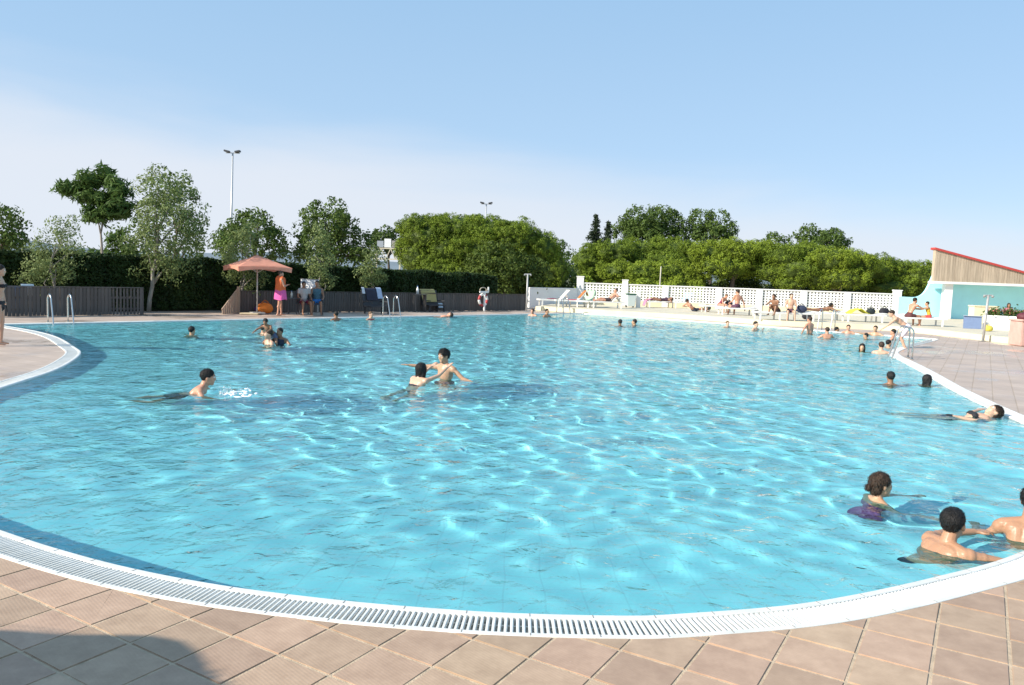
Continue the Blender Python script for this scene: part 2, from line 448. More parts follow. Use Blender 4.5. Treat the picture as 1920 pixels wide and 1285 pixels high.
# ------------------------------------------------------------------ ground, deck, gutter, tiles
def tile_sheet_mat():
    "quarry tiles too far off to build one by one, laid in the same grid"
    m = bpy.data.materials.new('deck_tiling'); m.use_nodes = True; n, l = m.node_tree.nodes, m.node_tree.links
    b = n['Principled BSDF']; b.inputs['Roughness'].default_value = 0.62
    tc = n.new('ShaderNodeTexCoord'); mp = n.new('ShaderNodeMapping'); mp.vector_type = 'TEXTURE'
    mp.inputs['Location'].default_value = (TILE_O.x, TILE_O.y, 0); mp.inputs['Rotation'].default_value = (0, 0, TILE_YAW)
    l.new(tc.outputs['Object'], mp.inputs['Vector'])
    br = n.new('ShaderNodeTexBrick'); br.offset = 0; br.inputs['Scale'].default_value = 1.0
    br.inputs['Brick Width'].default_value = TILE; br.inputs['Row Height'].default_value = TILE
    br.inputs['Mortar Size'].default_value = 0.008; br.inputs['Bias'].default_value = 0.0
    br.inputs['Color1'].default_value = (0.51, 0.40, 0.325, 1); br.inputs['Color2'].default_value = (0.455, 0.352, 0.285, 1)  # paler and greyer than the near tiles, grazing glare put into the colour
    br.inputs['Mortar'].default_value = (0.40, 0.30, 0.215, 1)
    l.new(mp.outputs['Vector'], br.inputs['Vector'])
    no = n.new('ShaderNodeTexNoise'); no.inputs['Scale'].default_value = 0.9; no.inputs['Detail'].default_value = 8; no.inputs['Roughness'].default_value = 0.65
    l.new(tc.outputs['Object'], no.inputs['Vector'])
    hs = n.new('ShaderNodeHueSaturation'); mr = n.new('ShaderNodeMapRange'); mr.inputs['From Min'].default_value = .3; mr.inputs['From Max'].default_value = .7
    mr.inputs['To Min'].default_value = 0.82; mr.inputs['To Max'].default_value = 1.13
    l.new(no.outputs['Fac'], mr.inputs['Value']); l.new(mr.outputs['Result'], hs.inputs['Value']); l.new(br.outputs['Color'], hs.inputs['Color'])
    l.new(hs.outputs['Color'], b.inputs['Base Color'])
    # damp patches left by wet feet
    nw = n.new('ShaderNodeTexNoise'); nw.inputs['Scale'].default_value = 0.55; nw.inputs['Detail'].default_value = 6; nw.inputs['Distortion'].default_value = 0.6; l.new(tc.outputs['Object'], nw.inputs['Vector'])
    rw = n.new('ShaderNodeMapRange'); rw.inputs['From Min'].default_value = .52; rw.inputs['From Max'].default_value = .62; rw.inputs['To Min'].default_value = .62; rw.inputs['To Max'].default_value = .20
    l.new(nw.outputs['Fac'], rw.inputs['Value']); l.new(rw.outputs['Result'], b.inputs['Roughness'])
    bp = n.new('ShaderNodeBump'); bp.inputs['Strength'].default_value = 0.6; bp.inputs['Distance'].default_value = 0.006; bp.invert = True
    l.new(br.outputs['Fac'], bp.inputs['Height']); l.new(bp.outputs['Normal'], b.inputs['Normal'])
    return m
def near_tile_mat():
    m = bpy.data.materials.new('quarry_tile'); m.use_nodes = True; n, l = m.node_tree.nodes, m.node_tree.links
    b = n['Principled BSDF']; b.inputs['Roughness'].default_value = 0.55
    tc = n.new('ShaderNodeTexCoord'); oi = n.new('ShaderNodeObjectInfo')
    ad = n.new('ShaderNodeVectorMath'); ad.operation = 'ADD'
    l.new(tc.outputs['Object'], ad.inputs[0]); l.new(oi.outputs['Location'], ad.inputs[1])
    no = n.new('ShaderNodeTexNoise'); no.inputs['Scale'].default_value = 7; no.inputs['Detail'].default_value = 9; no.inputs['Roughness'].default_value = 0.68
    l.new(ad.outputs[0], no.inputs['Vector'])
    cr = n.new('ShaderNodeValToRGB'); cr.color_ramp.elements[0].position = .3; cr.color_ramp.elements[1].position = .72
    cr.color_ramp.elements[0].color = (0.37, 0.245, 0.162, 1); cr.color_ramp.elements[1].color = (0.51, 0.352, 0.238, 1)
    l.new(no.outputs['Fac'], cr.inputs['Fac'])
    # dark specks and pale scuffs
    sp = n.new('ShaderNodeTexNoise'); sp.inputs['Scale'].default_value = 60; sp.inputs['Detail'].default_value = 2
    l.new(ad.outputs[0], sp.inputs['Vector'])
    sr = n.new('ShaderNodeMapRange'); sr.inputs['From Min'].default_value = 0.68; sr.inputs['From Max'].default_value = 0.76; sr.inputs['To Max'].default_value = 0.35
    l.new(sp.outputs['Fac'], sr.inputs['Value'])
    mx = n.new('ShaderNodeMix'); mx.data_type = 'RGBA'; mx.inputs['B'].default_value = (0.55, 0.42, 0.33, 1)
    l.new(sr.outputs['Result'], mx.inputs['Factor']); l.new(cr.outputs['Color'], mx.inputs['A'])
    hs = n.new('ShaderNodeHueSaturation'); mr = n.new('ShaderNodeMapRange'); mr.inputs['To Min'].default_value = 0.84; mr.inputs['To Max'].default_value = 1.12
    l.new(oi.outputs['Random'], mr.inputs['Value']); l.new(mr.outputs['Result'], hs.inputs['Value']); l.new(mx.outputs['Result'], hs.inputs['Color'])
    hu = n.new('ShaderNodeMapRange'); hu.inputs['To Min'].default_value = 0.494; hu.inputs['To Max'].default_value = 0.506
    fr = n.new('ShaderNodeMath'); fr.operation = 'FRACT'; ml = n.new('ShaderNodeMath'); ml.operation = 'MULTIPLY'; ml.inputs[1].default_value = 7.3
    l.new(oi.outputs['Random'], ml.inputs[0]); l.new(ml.outputs[0], fr.inputs[0]); l.new(fr.outputs[0], hu.inputs['Value']); l.new(hu.outputs['Result'], hs.inputs['Hue'])
    l.new(hs.outputs['Color'], b.inputs['Base Color'])
    # fine anti-slip ribs
    wv = n.new('ShaderNodeTexWave'); wv.wave_type = 'BANDS'; wv.bands_direction = 'DIAGONAL'; wv.inputs['Scale'].default_value = 26; wv.inputs['Distortion'].default_value = 0.4
    l.new(tc.outputs['Object'], wv.inputs['Vector'])
    bp = n.new('ShaderNodeBump'); bp.inputs['Strength'].default_value = 0.14; bp.inputs['Distance'].default_value = 0.0022
    b2 = n.new('ShaderNodeBump'); b2.inputs['Strength'].default_value = 0.25; b2.inputs['Distance'].default_value = 0.004
    l.new(no.outputs['Fac'], b2.inputs['Height']); l.new(wv.outputs['Fac'], bp.inputs['Height']); l.new(b2.outputs['Normal'], bp.inputs['Normal'])
    l.new(bp.outputs['Normal'], b.inputs['Normal'])
    return m
PI_ = math.pi
TILE, TILE_YAW = 0.3249, -0.5446
TILE_O = Vector((-2.0392, 3.7036))
DECK_Z = -0.011
RX0, RX1, RY0, RY1 = -40.0, 46.0, -30.0, 56.0
from mathutils.geometry import delaunay_2d_cdt
inner = offset(BAND - 0.004)[::2]
pts2 = [Vector(p) for p in [(RX0, RY0), (RX1, RY0), (RX1, RY1), (RX0, RY1)]] + [Vector((p.x, p.y)) for p in inner]
ed2 = [(i, (i + 1) % 4) for i in range(4)] + [(4 + i, 4 + (i + 1) % len(inner)) for i in range(len(inner))]
dv, _, df, _, _, _ = delaunay_2d_cdt(pts2, ed2, [], 0, 1e-5)
cen = np.array([[sum(dv[i].x for i in f) / 3, sum(dv[i].y for i in f) / 3] for f in df])
cin = in_poly(cen[:, 0], cen[:, 1], [tuple(p) for p in POOL])
PA = np.array([tuple(p) for p in POOL])
cd = np.array([np.sqrt(((PA - c) ** 2).sum(1).min()) for c in cen])
df = [f for f, i, d in zip(df, cin, cd) if not i and d > BAND * 0.9]
me = bpy.data.meshes.new('deck'); me.from_pydata([(p.x, p.y, DECK_Z) for p in dv], [], df); me.update()
bm = bmesh.new(); bm.from_mesh(me)
for f in bm.faces:
    if f.normal.z < 0: f.normal_flip()
bm.to_mesh(me); bm.free()
deck = struct(link('deck', me, tile_sheet_mat()))
# open land round it, out to the horizon
mb = MB(); E_ = 9000
mb.add([(-E_, -E_, 0), (E_, -E_, 0), (E_, RY0, 0), (-E_, RY0, 0)], [(0, 1, 2, 3)])
mb.add([(-E_, RY1, 0), (E_, RY1, 0), (E_, E_, 0), (-E_, E_, 0)], [(0, 1, 2, 3)])
mb.add([(-E_, RY0, 0), (RX0, RY0, 0), (RX0, RY1, 0), (-E_, RY1, 0)], [(0, 1, 2, 3)])
mb.add([(RX1, RY0, 0), (E_, RY0, 0), (E_, RY1, 0), (RX1, RY1, 0)], [(0, 1, 2, 3)])
o = mb.build('ground', mat('dry_grass', (0.10, 0.11, 0.04), 0.9, var=0.25, vscale=0.2)); o.location.z = DECK_Z - 0.02; struct(o)

M_white_plastic = mat('gutter_white', (0.62, 0.61, 0.56), 0.42, color2=(0.77, 0.77, 0.74), var=0.05, vscale=5.0, detail=9, bump=0.1, bscale=60)
edge = strip([(0.0, -0.17), (0.0, -0.010), (0.006, -0.002), (0.014, 0.001), (LIP - 0.004, 0.001), (LIP, -0.003), (LIP, -0.075), (GRATE, -0.075),
              (GRATE, -0.002), (GRATE + 0.003, 0.001), (BAND - 0.003, 0.001), (BAND, -0.002), (BAND, -0.05)]).build('pool_edge', M_white_plastic)
struct(edge)
# butt joints of the rim pieces
jm = mat('joint_grime', (.30, .28, .25), .9); jl = resample(POOL, 0.335); jn = smooth_normals(jl, 2)
for i, (p, n) in enumerate(zip(jl, jn)):
    if p.y > 13: continue
    a = math.atan2(n.y, n.x) - PI_ / 2
    for d0, d1 in ((0.012, LIP - .004), (GRATE + .004, BAND - .004)):
        c = p + n * ((d0 + d1) / 2); o = MB().box((0, 0, 0), (.005, d1 - d0, .003)).build('joint', jm, edge); o.location = (c.x, c.y, .0012); o.rotation_euler = (0, 0, a)
def frame_px(p):
    "where a point falls in the photograph"
    v = cam.matrix_world.inverted() @ Vector(p)
    if v.z > -0.1: return (-9999, -9999)
    return (960 + F_PX * v.x / -v.z, 642.5 - F_PX * v.y / -v.z)
# grating slats: one by one where they show largest, the rest as one part
slat_me = MB().box((0, 0, 0), (0.0175, GRATE - LIP - 0.006, 0.02)).mesh('slat')
bm = bmesh.new(); bm.from_mesh(slat_me); bmesh.ops.bevel(bm, geom=[e for e in bm.edges if abs(e.verts[0].co.y - e.verts[1].co.y) > 0.01 and e.verts[0].co.z > 0], offset=0.004, segments=2, affect='EDGES'); bm.to_mesh(slat_me); bm.free()
slat_me.materials.append(M_white_plastic)
grating = thing('gutter_grating', 'white slatted overflow grating running round the rim of the pool', 'grating', (0, 0, 0))
fine = resample(POOL, 0.0305); FN = smooth_normals(fine, 8); MID = (LIP + GRATE) / 2
sl = []
for p, n in zip(fine, FN):
    c = p + n * MID; u, v = frame_px((c.x, c.y, 0)); vis = -30 < u < 1950 and v < 1300
    if c.y < 24: sl.append((not vis or c.y > 12, c.length, c, math.atan2(n.y, n.x) - math.pi / 2))
sl.sort(key=lambda q: (q[0], q[1]))
SL_Z = -0.0125
for _, _, c, a in sl[:300]:
    o = link('slat', slat_me, None, grating); o.location = (c.x, c.y, SL_Z + random.uniform(-.0012, .0008)); o.rotation_euler = (0, 0, a + random.gauss(0, 0.006))
mb = MB()
for _, _, c, a in sl[300:]: mb.box((c.x, c.y, SL_Z), (0.0175, GRATE - LIP - 0.006, 0.02), rz=a)
stuff(mb.build('far_slats', M_white_plastic, grating))
rb = MB()
for d in (MID - 0.03, MID + 0.045):
    a, b = offset(d - 0.005), offset(d + 0.005); k = len(rb.v)
    rb.v += [(p.x, p.y, -0.024) for p in a] + [(p.x, p.y, -0.024) for p in b]
    rb.f += [(k + i, k + (i + 1) % NP_, k + NP_ + (i + 1) % NP_, k + NP_ + i) for i in range(NP_)]
rb.build('cross_rib', M_white_plastic, grating)

# near tiles, each its own piece
M_tile = near_tile_mat()
def clip_half(poly, p, n):
    out = []
    for i in range(len(poly)):
        a, b = poly[i], poly[(i + 1) % len(poly)]; da, db = (a - p).dot(n), (b - p).dot(n)
        if da >= 0: out.append(a)
        if (da >= 0) != (db >= 0): out.append(a + (b - a) * (da / (da - db)))
    return out
ct, st = math.cos(TILE_YAW), math.sin(TILE_YAW)
def tw(u, v): return TILE_O + Vector((ct * u - st * v, st * u + ct * v)) * TILE
POLN = POOL; tile_cache = {}; n_tiles = 0
def tile_mesh(poly):
    bm = bmesh.new(); vs = [bm.verts.new((p.x, p.y, 0.011)) for p in poly]; f = bm.faces.new(vs)
    if f.normal.z < 0: f.normal_flip()
    r = bmesh.ops.extrude_face_region(bm, geom=[f]); 
    for v in r['geom']:
        if isinstance(v, bmesh.types.BMVert): v.co.z = 0.0
    bmesh.ops.recalc_face_normals(bm, faces=bm.faces[:])
    es = [e for e in bm.edges if e.verts[0].co.z > .01 and e.verts[1].co.z > .01]
    bmesh.ops.bevel(bm, geom=es, offset=0.004, segments=2, affect='EDGES')
    me = bpy.data.meshes.new('tile'); bm.to_mesh(me); bm.free(); me.materials.append(M_tile); return me
J = 0.0062
for u in range(-30, 34):
    for v in range(-30, 34):
        c = tw(u + .5, v + .5)
        if c.y < 1.9 or c.y > 6.6 or abs(c.x) > 4.7: continue
        fx_, fy_ = frame_px((c.x, c.y, 0))
        if fy_ > 1900: continue
        k = min(range(NP_), key=lambda i: (POOL[i] - c).length_squared); q, n = POOL[k], POOLN[k]; k_p = q + n * (BAND + 0.004)
        d = (c - k_p).dot(n)
        if d < -TILE * 0.6: continue
        e = J / TILE
        sq = [tw(u + e, v + e), tw(u + 1 - e, v + e), tw(u + 1 - e, v + 1 - e), tw(u + e, v + 1 - e)]
        if d > TILE * 0.75:
            if 'full' not in tile_cache: tile_cache['full'] = tile_mesh([Vector((ct * a - st * b, st * a + ct * b)) for a, b in [(-TILE / 2 + J, -TILE / 2 + J), (TILE / 2 - J, -TILE / 2 + J), (TILE / 2 - J, TILE / 2 - J), (-TILE / 2 + J, TILE / 2 - J)]])
            tm = tile_cache['full']
        else:
            poly = clip_half(sq, k_p, n)
            if len(poly) < 3: continue
            ar = abs(sum(poly[i].x * poly[(i + 1) % len(poly)].y - poly[(i + 1) % len(poly)].x * poly[i].y for i in range(len(poly)))) / 2
            if ar < 0.002: continue
            tm = tile_mesh([p - c for p in poly])
        o = link('tile', tm, None, deck); o.location = (c.x, c.y, DECK_Z + random.uniform(-0.0012, 0.0012)); n_tiles += 1
        o.rotation_euler = (random.gauss(0, .0025), random.gauss(0, .0025), 0)
print('tiles', n_tiles)
# worn sand-coloured mortar under the near tiles
mb = MB(); arc = sorted([q for q in offset(BAND - 0.002) if q.y < 7.5 and abs(q.x) < 4.75], key=lambda q: -q.x)
for a, b in zip(arc, arc[1:]): mb.add([(a.x, 1.85, DECK_Z + .0065), (a.x, a.y, DECK_Z + .0065), (b.x, b.y, DECK_Z + .0065), (b.x, 1.85, DECK_Z + .0065)], [(0, 1, 2, 3)])
mort = mb.build('mortar', mat('mortar_sand', (0.50, 0.38, 0.26), 0.9, var=0.2, vscale=14, bump=0.5, bscale=120), deck)

# ------------------------------------------------------------------ raised terrace on the right
TZ = 0.20
M_cream = mat('cream_paint', (0.74, 0.66, 0.44), 0.7, var=0.07, vscale=2.0)
M_terr = mat('terrace_screed', (0.58, 0.51, 0.38), 0.8, var=0.10, vscale=1.2, bump=0.2, bscale=30)
rl = cat_rom([g2(*q) for q in [(1004, 581.5), (1075, 586), (1240, 595.5), (1340, 602), (1440, 609), (1540, 614), (1640, 618.5), (1700, 622.5), (1770, 629.5), (1840, 638), (1900, 645), (1990, 656)]], 4)
back = [Vector((44, rl[-1].y - 6)), Vector((44, 54)), Vector((rl[0].x + 6.0, 54)), Vector((rl[0].x + 2.0, rl[0].y + 7.5))]
poly = rl + back
mb = MB(); mb.add([(p.x, p.y, TZ) for p in poly], [tuple(range(len(poly)))[::1]])
me = mb.mesh('terrace'); bm = bmesh.new(); bm.from_mesh(me); bmesh.ops.triangulate(bm, faces=bm.faces[:])
for f in bm.faces:
    if f.normal.z < 0: f.normal_flip()
bm.to_mesh(me); bm.free(); struct(link('terrace', me, M_terr))
mb = MB(); k = len(rl)
mb.v = [(p.x, p.y, -0.05) for p in rl] + [(p.x, p.y, TZ + 0.004) for p in rl]
ins_ = [p + Vector((0.10, 0.16)) for p in rl]; mb.v += [(p.x, p.y, TZ + 0.004) for p in ins_] + [(p.x, p.y, TZ - 0.05) for p in ins_]
for i in range(k - 1):
    for r in range(3): mb.f.append((r * k + i, r * k + i + 1, (r + 1) * k + i + 1, (r + 1) * k + i))
struct(mb.build('terrace_step', M_cream))
# ------------------------------------------------------------------ perforated wall behind the terrace
M_wall = mat('white_render', (0.80, 0.79, 0.76), 0.75, var=0.05, vscale=1.5, bump=0.15, bscale=25)
W0, W1 = gp(1086, 570, TZ), gp(1680, 593, TZ)
wd = (W1 - W0); WL = wd.length; wa = math.atan2(wd.y, wd.x)
wall_t = thing('breeze_block_wall', 'white perforated block wall with square posts behind the sun loungers', 'wall', W0, wa)
def wx(px):
    "distance along the wall seen at column px"
    r = ray(px, 580); d = wd.normalized(); m = Matrix(((d.x, -r.x), (d.y, -r.y))); q = m.inverted() @ Vector((-W0.x, -W0.y)); return q.x
posts = [1086, 1170, 1246, 1346, 1422, 1505, 1587, 1680]
PX = [wx(p) for p in posts]; print('wall posts', [round(p, 2) for p in PX], WL)
WH = 1.30
hts = [1.62, 1.50, WH + .0, WH + .0, WH + .0, WH + .0, WH + .0, 1.46]
for i, (x, h) in enumerate(zip(PX, hts)):
    w = 0.42 if i in (0, 7) else 0.34
    MB().box((x, 0.0, h / 2), (w, 0.30, h)).build('post', M_wall, wall_t, bevel=0.012)
    if i in (0, 1, 7): MB().box((x, 0.0, h + 0.03), (w + .06, 0.36, 0.06)).build('post_cap', M_wall, wall_t, bevel=0.01)
for i in range(7):
    a, b = PX[i] + 0.17, PX[i + 1] - 0.17
    if i == 0: a += .04
    if i == 6: b -= .04
    MB().box(((a + b) / 2, 0, 0.16), (b - a, 0.20, 0.32)).build('plinth', M_cream, wall_t)
    # lattice of bars: real square holes
    z0, z1 = 0.32, WH - 0.06; nc = max(6, round((b - a) / 0.19)); nr = 6
    cw = (b - a) / nc; ch = (z1 - z0) / nr; mb = MB(); t = 0.5
    for c in range(nc + 1):
        x = a + c * cw; w = cw * t * (0.5 if c in (0, nc) else 1.0); x += (w / 2 if c == 0 else (-w / 2 if c == nc else 0))
        mb.box((x, 0, (z0 + z1) / 2), (w, 0.12, z1 - z0))
    for r in range(nr + 1):
        for c in range(nc):
            x0 = a + c * cw + cw * t / 2; x1 = a + (c + 1) * cw - cw * t / 2; z = z0 + r * ch; h = ch * 0.46 * (0.5 if r in (0, nr) else 1); z += (h / 2 if r == 0 else (-h / 2 if r == nr else 0))
            mb.box(((x0 + x1) / 2, 0.002, z), (x1 - x0, 0.114, h))
    mb.build('block_lattice', M_wall, wall_t)
    MB().box(((a + b) / 2, 0, WH - 0.03), (b - a, 0.22, 0.06)).build('coping', M_wall, wall_t, bevel=0.01)
# low plain wall between the fence and the perforated wall
La, Lb = gp(990, 573, 0.1), W0 + Vector((-0.25, -0.1, 0)); ld = Lb - La
lw = thing('low_wall', 'low plain white wall joining the wooden fence to the perforated wall', 'wall', (La.x, La.y, -0.02), math.atan2(ld.y, ld.x))
MB().box((ld.length / 2, 0, 0.55), (ld.length, 0.2, 1.10)).build('wall_body', M_wall, lw)
MB().box((ld.length / 2, 0, 1.13), (ld.length + .06, 0.26, 0.06)).build('coping', M_wall, lw, bevel=0.01)

# ------------------------------------------------------------------ pavilion
BY = 43.6
def bx(px, py=560, Y=BY): return at(px, py, Y)
pav = thing('pavilion', 'turquoise poolside pavilion with slanting timber fascia and red roof edge', 'building', (bx(1775).x, BY, TZ))
O = Vector(pav.location)
def L(px, py, Y): return at(px, py, Y) - O
M_turq = mat('turquoise_paint', (0.42, 0.83, 0.90), 0.7, var=0.05, vscale=1.2, bump=0.12, bscale=20)
M_red = mat('red_trim', (0.50, 0.06, 0.05), 0.5, var=0.1)
M_fasc = mat('weathered_board', (0.52, 0.42, 0.31), 0.75, color2=(0.35, 0.275, 0.20), vscale=3.0, var=0.22, stretch=(6, 6, 0.5), bump=0.3, bscale=50)
# wing wall, its top sweeping up to the roof
prof = [(1686, 556), (1700, 557), (1716, 557.5), (1724, 556), (1731, 552), (1737, 545), (1742, 536), (1747, 525), (1751, 514), (1753, 506)]
Yw = BY + 0.5; pts = [L(a, b, Yw) for a, b in cat_rom([Vector(q) for q in prof], 3)]
xr = L(1771, 560, Yw).x
n = len(pts); mb = MB(); top_ = [(p.x, p.z) for p in pts] + [(xr, pts[-1].z)]
mb.v = [(x, .5, 0) for x, z in top_] + [(x, .5, z) for x, z in top_] + [(x, .72, 0) for x, z in top_] + [(x, .72, z) for x, z in top_]
k = len(top_)
for i in range(k - 1):
    mb.f += [(i, i + 1, k + i + 1, k + i), (2 * k + i + 1, 2 * k + i, 3 * k + i, 3 * k + i + 1), (k + i, k + i + 1, 3 * k + i + 1, 3 * k + i)]
mb.f += [(0, k, 3 * k, 2 * k), (k - 1, 2 * k + k - 1, 3 * k + k - 1, 2 * k - 1)]
mb.build('wing_wall', M_turq, pav)
zt = L(1775, 533, BY).z; cw_ = L(1783, 560, BY).x - L(1768, 560, BY).x
MB().box((0, 0.0, zt / 2), (cw_, 0.34, zt)).build('column', M_wall, pav, bevel=0.01)
MB().box((11.0, 0.0, zt / 2), (cw_, 0.34, zt)).build('column', M_wall, pav, bevel=0.01)
# hollowed back wall
bw = [(0.17 + 10.6 * i / 16, 0.25 + 0.75 * math.sin(math.pi * min(1, (i / 16)) ) ** 0.8) for i in range(17)]
mb = MB(); mb.v = [(x, y, 0) for x, y in bw] + [(x, y, zt + .1) for x, y in bw]; k = len(bw)
mb.f = [(i, i + 1, k + i + 1, k + i) for i in range(k - 1)]; mb.build('back_wall', M_turq, pav, smooth=True)
xl = L(1752, 500, BY - .35).x
MB().box(((xl + 11.6) / 2, -0.10, zt + 0.07), (11.6 - xl, 0.62, 0.14)).build('lintel_beam', M_wall, pav, bevel=0.01)
MB().box((5.9, 1.2, zt + 0.18), (11.3, 1.96, 0.08)).build('ceiling_slab', M_wall, pav)
z_l = L(1752, 468, BY - .35).z; z_r = L(1920, 513, BY - .35).z; x_r = L(1920, 513, BY - .35).x
slope = (z_r - z_l) / (x_r - xl); zb0 = zt + 0.14
x = xl; nb = 0
while x < 11.0:
    w = 0.145; h = z_l + slope * (x + w / 2 - xl) - zb0
    if h < 0.12: break
    z1a, z1b = z_l + slope * (x - xl), z_l + slope * (x + w - .012 - xl); yj = random.uniform(-.006, .006); mb = MB(); y0, y1 = -0.36 + yj, -0.32 + yj
    xa, xb = x, x + w - .012
    mb.v = [(xa, y0, zb0), (xb, y0, zb0), (xb, y0, z1b), (xa, y0, z1a), (xa, y1, zb0), (xb, y1, zb0), (xb, y1, z1b), (xa, y1, z1a)]
    mb.f = [(0, 1, 2, 3), (5, 4, 7, 6), (4, 0, 3, 7), (1, 5, 6, 2), (3, 2, 6, 7), (4, 5, 1, 0)]
    mb.build('board', M_fasc, pav); x += w; nb += 1
mb = MB(); xe = x; mb.v = [(xl - .08, -.46, z_l + .0), (xe, -.46, z_l + slope * (xe - xl)), (xe, .05, z_l + slope * (xe - xl)), (xl - .08, .05, z_l)]; mb.v += [(a, b, c + .11) for a, b, c in mb.v]
mb.f = [(3, 2, 1, 0), (4, 5, 6, 7), (0, 1, 5, 4), (1, 2, 6, 5), (2, 3, 7, 6), (3, 0, 4, 7)]; mb.build('roof_edge', M_red, pav)
MB().box((xl + .02, -.22, (zb0 + z_l) / 2), (0.05, .20, z_l - zb0 - .01)).build('side_panel', M_fasc, pav)

# planter in front of it, with the low block behind and a leaning board
pl0 = gp(1842, 617, TZ); plr = at(1922, 621, pl0.y - 1.0)
pa = math.atan2(-1.0, plr.x - pl0.x); plen = 4.2
planter = thing('planter', 'long white masonry planter full of flowers in front of the pavilion', 'planter', pl0, pa)
mb = MB(); mb.box((plen / 2, 0.06, 0.30), (plen, 0.12, 0.60)); mb.box((plen / 2, 0.75, 0.30), (plen, 0.12, 0.60)); mb.box((0.06, .405, .30), (.12, .57, .60)); mb.box((plen - .06, .405, .30), (.12, .57, .60))
mb.build('trough', M_wall, planter, bevel=0.012)
MB().box((plen / 2, .405, .50), (plen - .26, .56, .08)).build('soil', mat('soil', (.05, .035, .02), .95, var=.3), planter)
bl = thing('low_block', 'low cream masonry block behind the white planter', 'wall', gp(1838, 607, TZ), 0)
MB().box((0.1, 0, .42), (1.2, .5, .84)).build('block_body', M_cream, bl, bevel=.015)
MB().box((0.1, 0, .87), (1.26, .56, .06)).build('block_top', M_cream, bl, bevel=.01)
bd0 = gp(1806, 616, TZ)
bd = thing('notice_board', 'blank grey blue board leaning beside the white planter', 'board', bd0, -0.35)
R = Matrix.Rotation(-0.12, 3, 'X')
MB().box((0.33, 0.03, .27), (.68, .03, .54), M=R).build('panel', mat('board_blue', (.16, .22, .36), .5, var=.06), bd)
MB().box((0.33, 0.01, .545), (.72, .05, .03), M=R).build('top_rail', mat('board_rail', (.28, .33, .42), .5), bd)
# pink box planter at the step's corner
pk = gp(1908, 649, 0)
pb = thing('corner_planter', 'square pink rendered planter pot at the end of the step', 'planter', (pk.x + .42, pk.y + .3, 0))
M_pink = mat('pink_render', (.58, .36, .30), .8, var=.12, vscale=4, bump=.3)
mb = MB(); mb.box((0, 0, .42), (.7, .7, .84)); mb.build('pot_body', M_pink, pb, bevel=.02)
MB().box((0, 0, .87), (.78, .78, .07)).build('pot_rim', M_pink, pb, bevel=.015)
MB().ell((-.1, 0, .98), (.22, .22, .16)).build('plant_mound', mat('dark_red_leaf', (.12, .02, .03), .6, var=.4, vscale=30, bump=1, bscale=40), pb, smooth=True)

# ------------------------------------------------------------------ timber fence on the far side
M_fence = mat('fence_timber', (0.125, 0.108, 0.095), 0.85, color2=(0.075, 0.066, 0.06), vscale=4.0, var=0.25, stretch=(5, 5, 0.4), bump=0.3, bscale=40)
def fence(pa_, pb_, ha, hb, label, bw=0.10, gap=0.012, slotted=None):
    a, b = gp(*pa_), gp(*pb_); d = b - a; Ln = d.length
    f = thing('timber_fence', label, 'fence', a, math.atan2(d.y, d.x), 'timber fence runs behind the pool')
    n = int(Ln / (bw + gap)); step = Ln / n
    for i in range(n):
        x = (i + .5) * step; t = x / Ln; h = ha + (hb - ha) * t; w = step - gap
        if slotted and slotted[0] < t < slotted[1]: w *= 0.62
        o = MB().box((0, 0, h / 2), (w, .022, h)).build('board', M_fence, f); o.location = (x, random.uniform(-.004, .004), random.uniform(-.012, .012)); o.rotation_euler = (0, random.gauss(0, .006), 0)
    for z in (.2, .62):
        mb = MB(); mb.bar((0, .03, z * ha + .02), (Ln, .03, z * hb + .02), .035, .07); mb.build('rail', M_fence, f)
    k = max(2, int(Ln / 1.9) + 1)
    for i in range(k):
        t = i / (k - 1); h = ha + (hb - ha) * t + .03
        MB().box((t * Ln, .075, h / 2), (.09, .07, h)).build('post', M_fence, f)
    MB().bar((0, .005, ha + .02), (Ln, .005, hb + .02), .07, .03).build('top_rail', M_fence, f)
    return f
fence((-60, 594.5), (268, 590), .90, .90, 'grey timber board fence behind the curved corner of the pool', slotted=(.80, .985))
fence((447, 587), (985, 582), .82, .80, 'long grey timber board fence below the tall hedge')
# return panel, its boards coloured pale to stand for sun on them
ra, rb_ = gp(447, 587), gp(417, 589.5)
rt = thing('fence_end_panel', 'short sloping fence panel at the opening, sunlight put into its pale boards', 'fence', rb_, 0)
M_sunlit = mat('sunlit_board', (0.42, 0.31, 0.22), .8, var=.15, vscale=6, stretch=(4, 4, .5))
dd = ra - rb_; nbd = 8
for i in range(nbd):
    t = (i + .5) / nbd; h = .18 + .72 * t; p = dd * t
    MB().box((p.x, p.y - .03, h / 2), (dd.length / nbd * .9, .022, h), rz=math.atan2(dd.y, dd.x)).build('board', M_sunlit, rt)
MB().box((dd.x + .02, dd.y - .05, .5), (.09, .09, 1.0)).build('post', M_sunlit, rt)
MB().bar((0, -.06, .17), (dd.x, dd.y - .06, .93), .03, .05).build('top_rail', M_sunlit, rt)
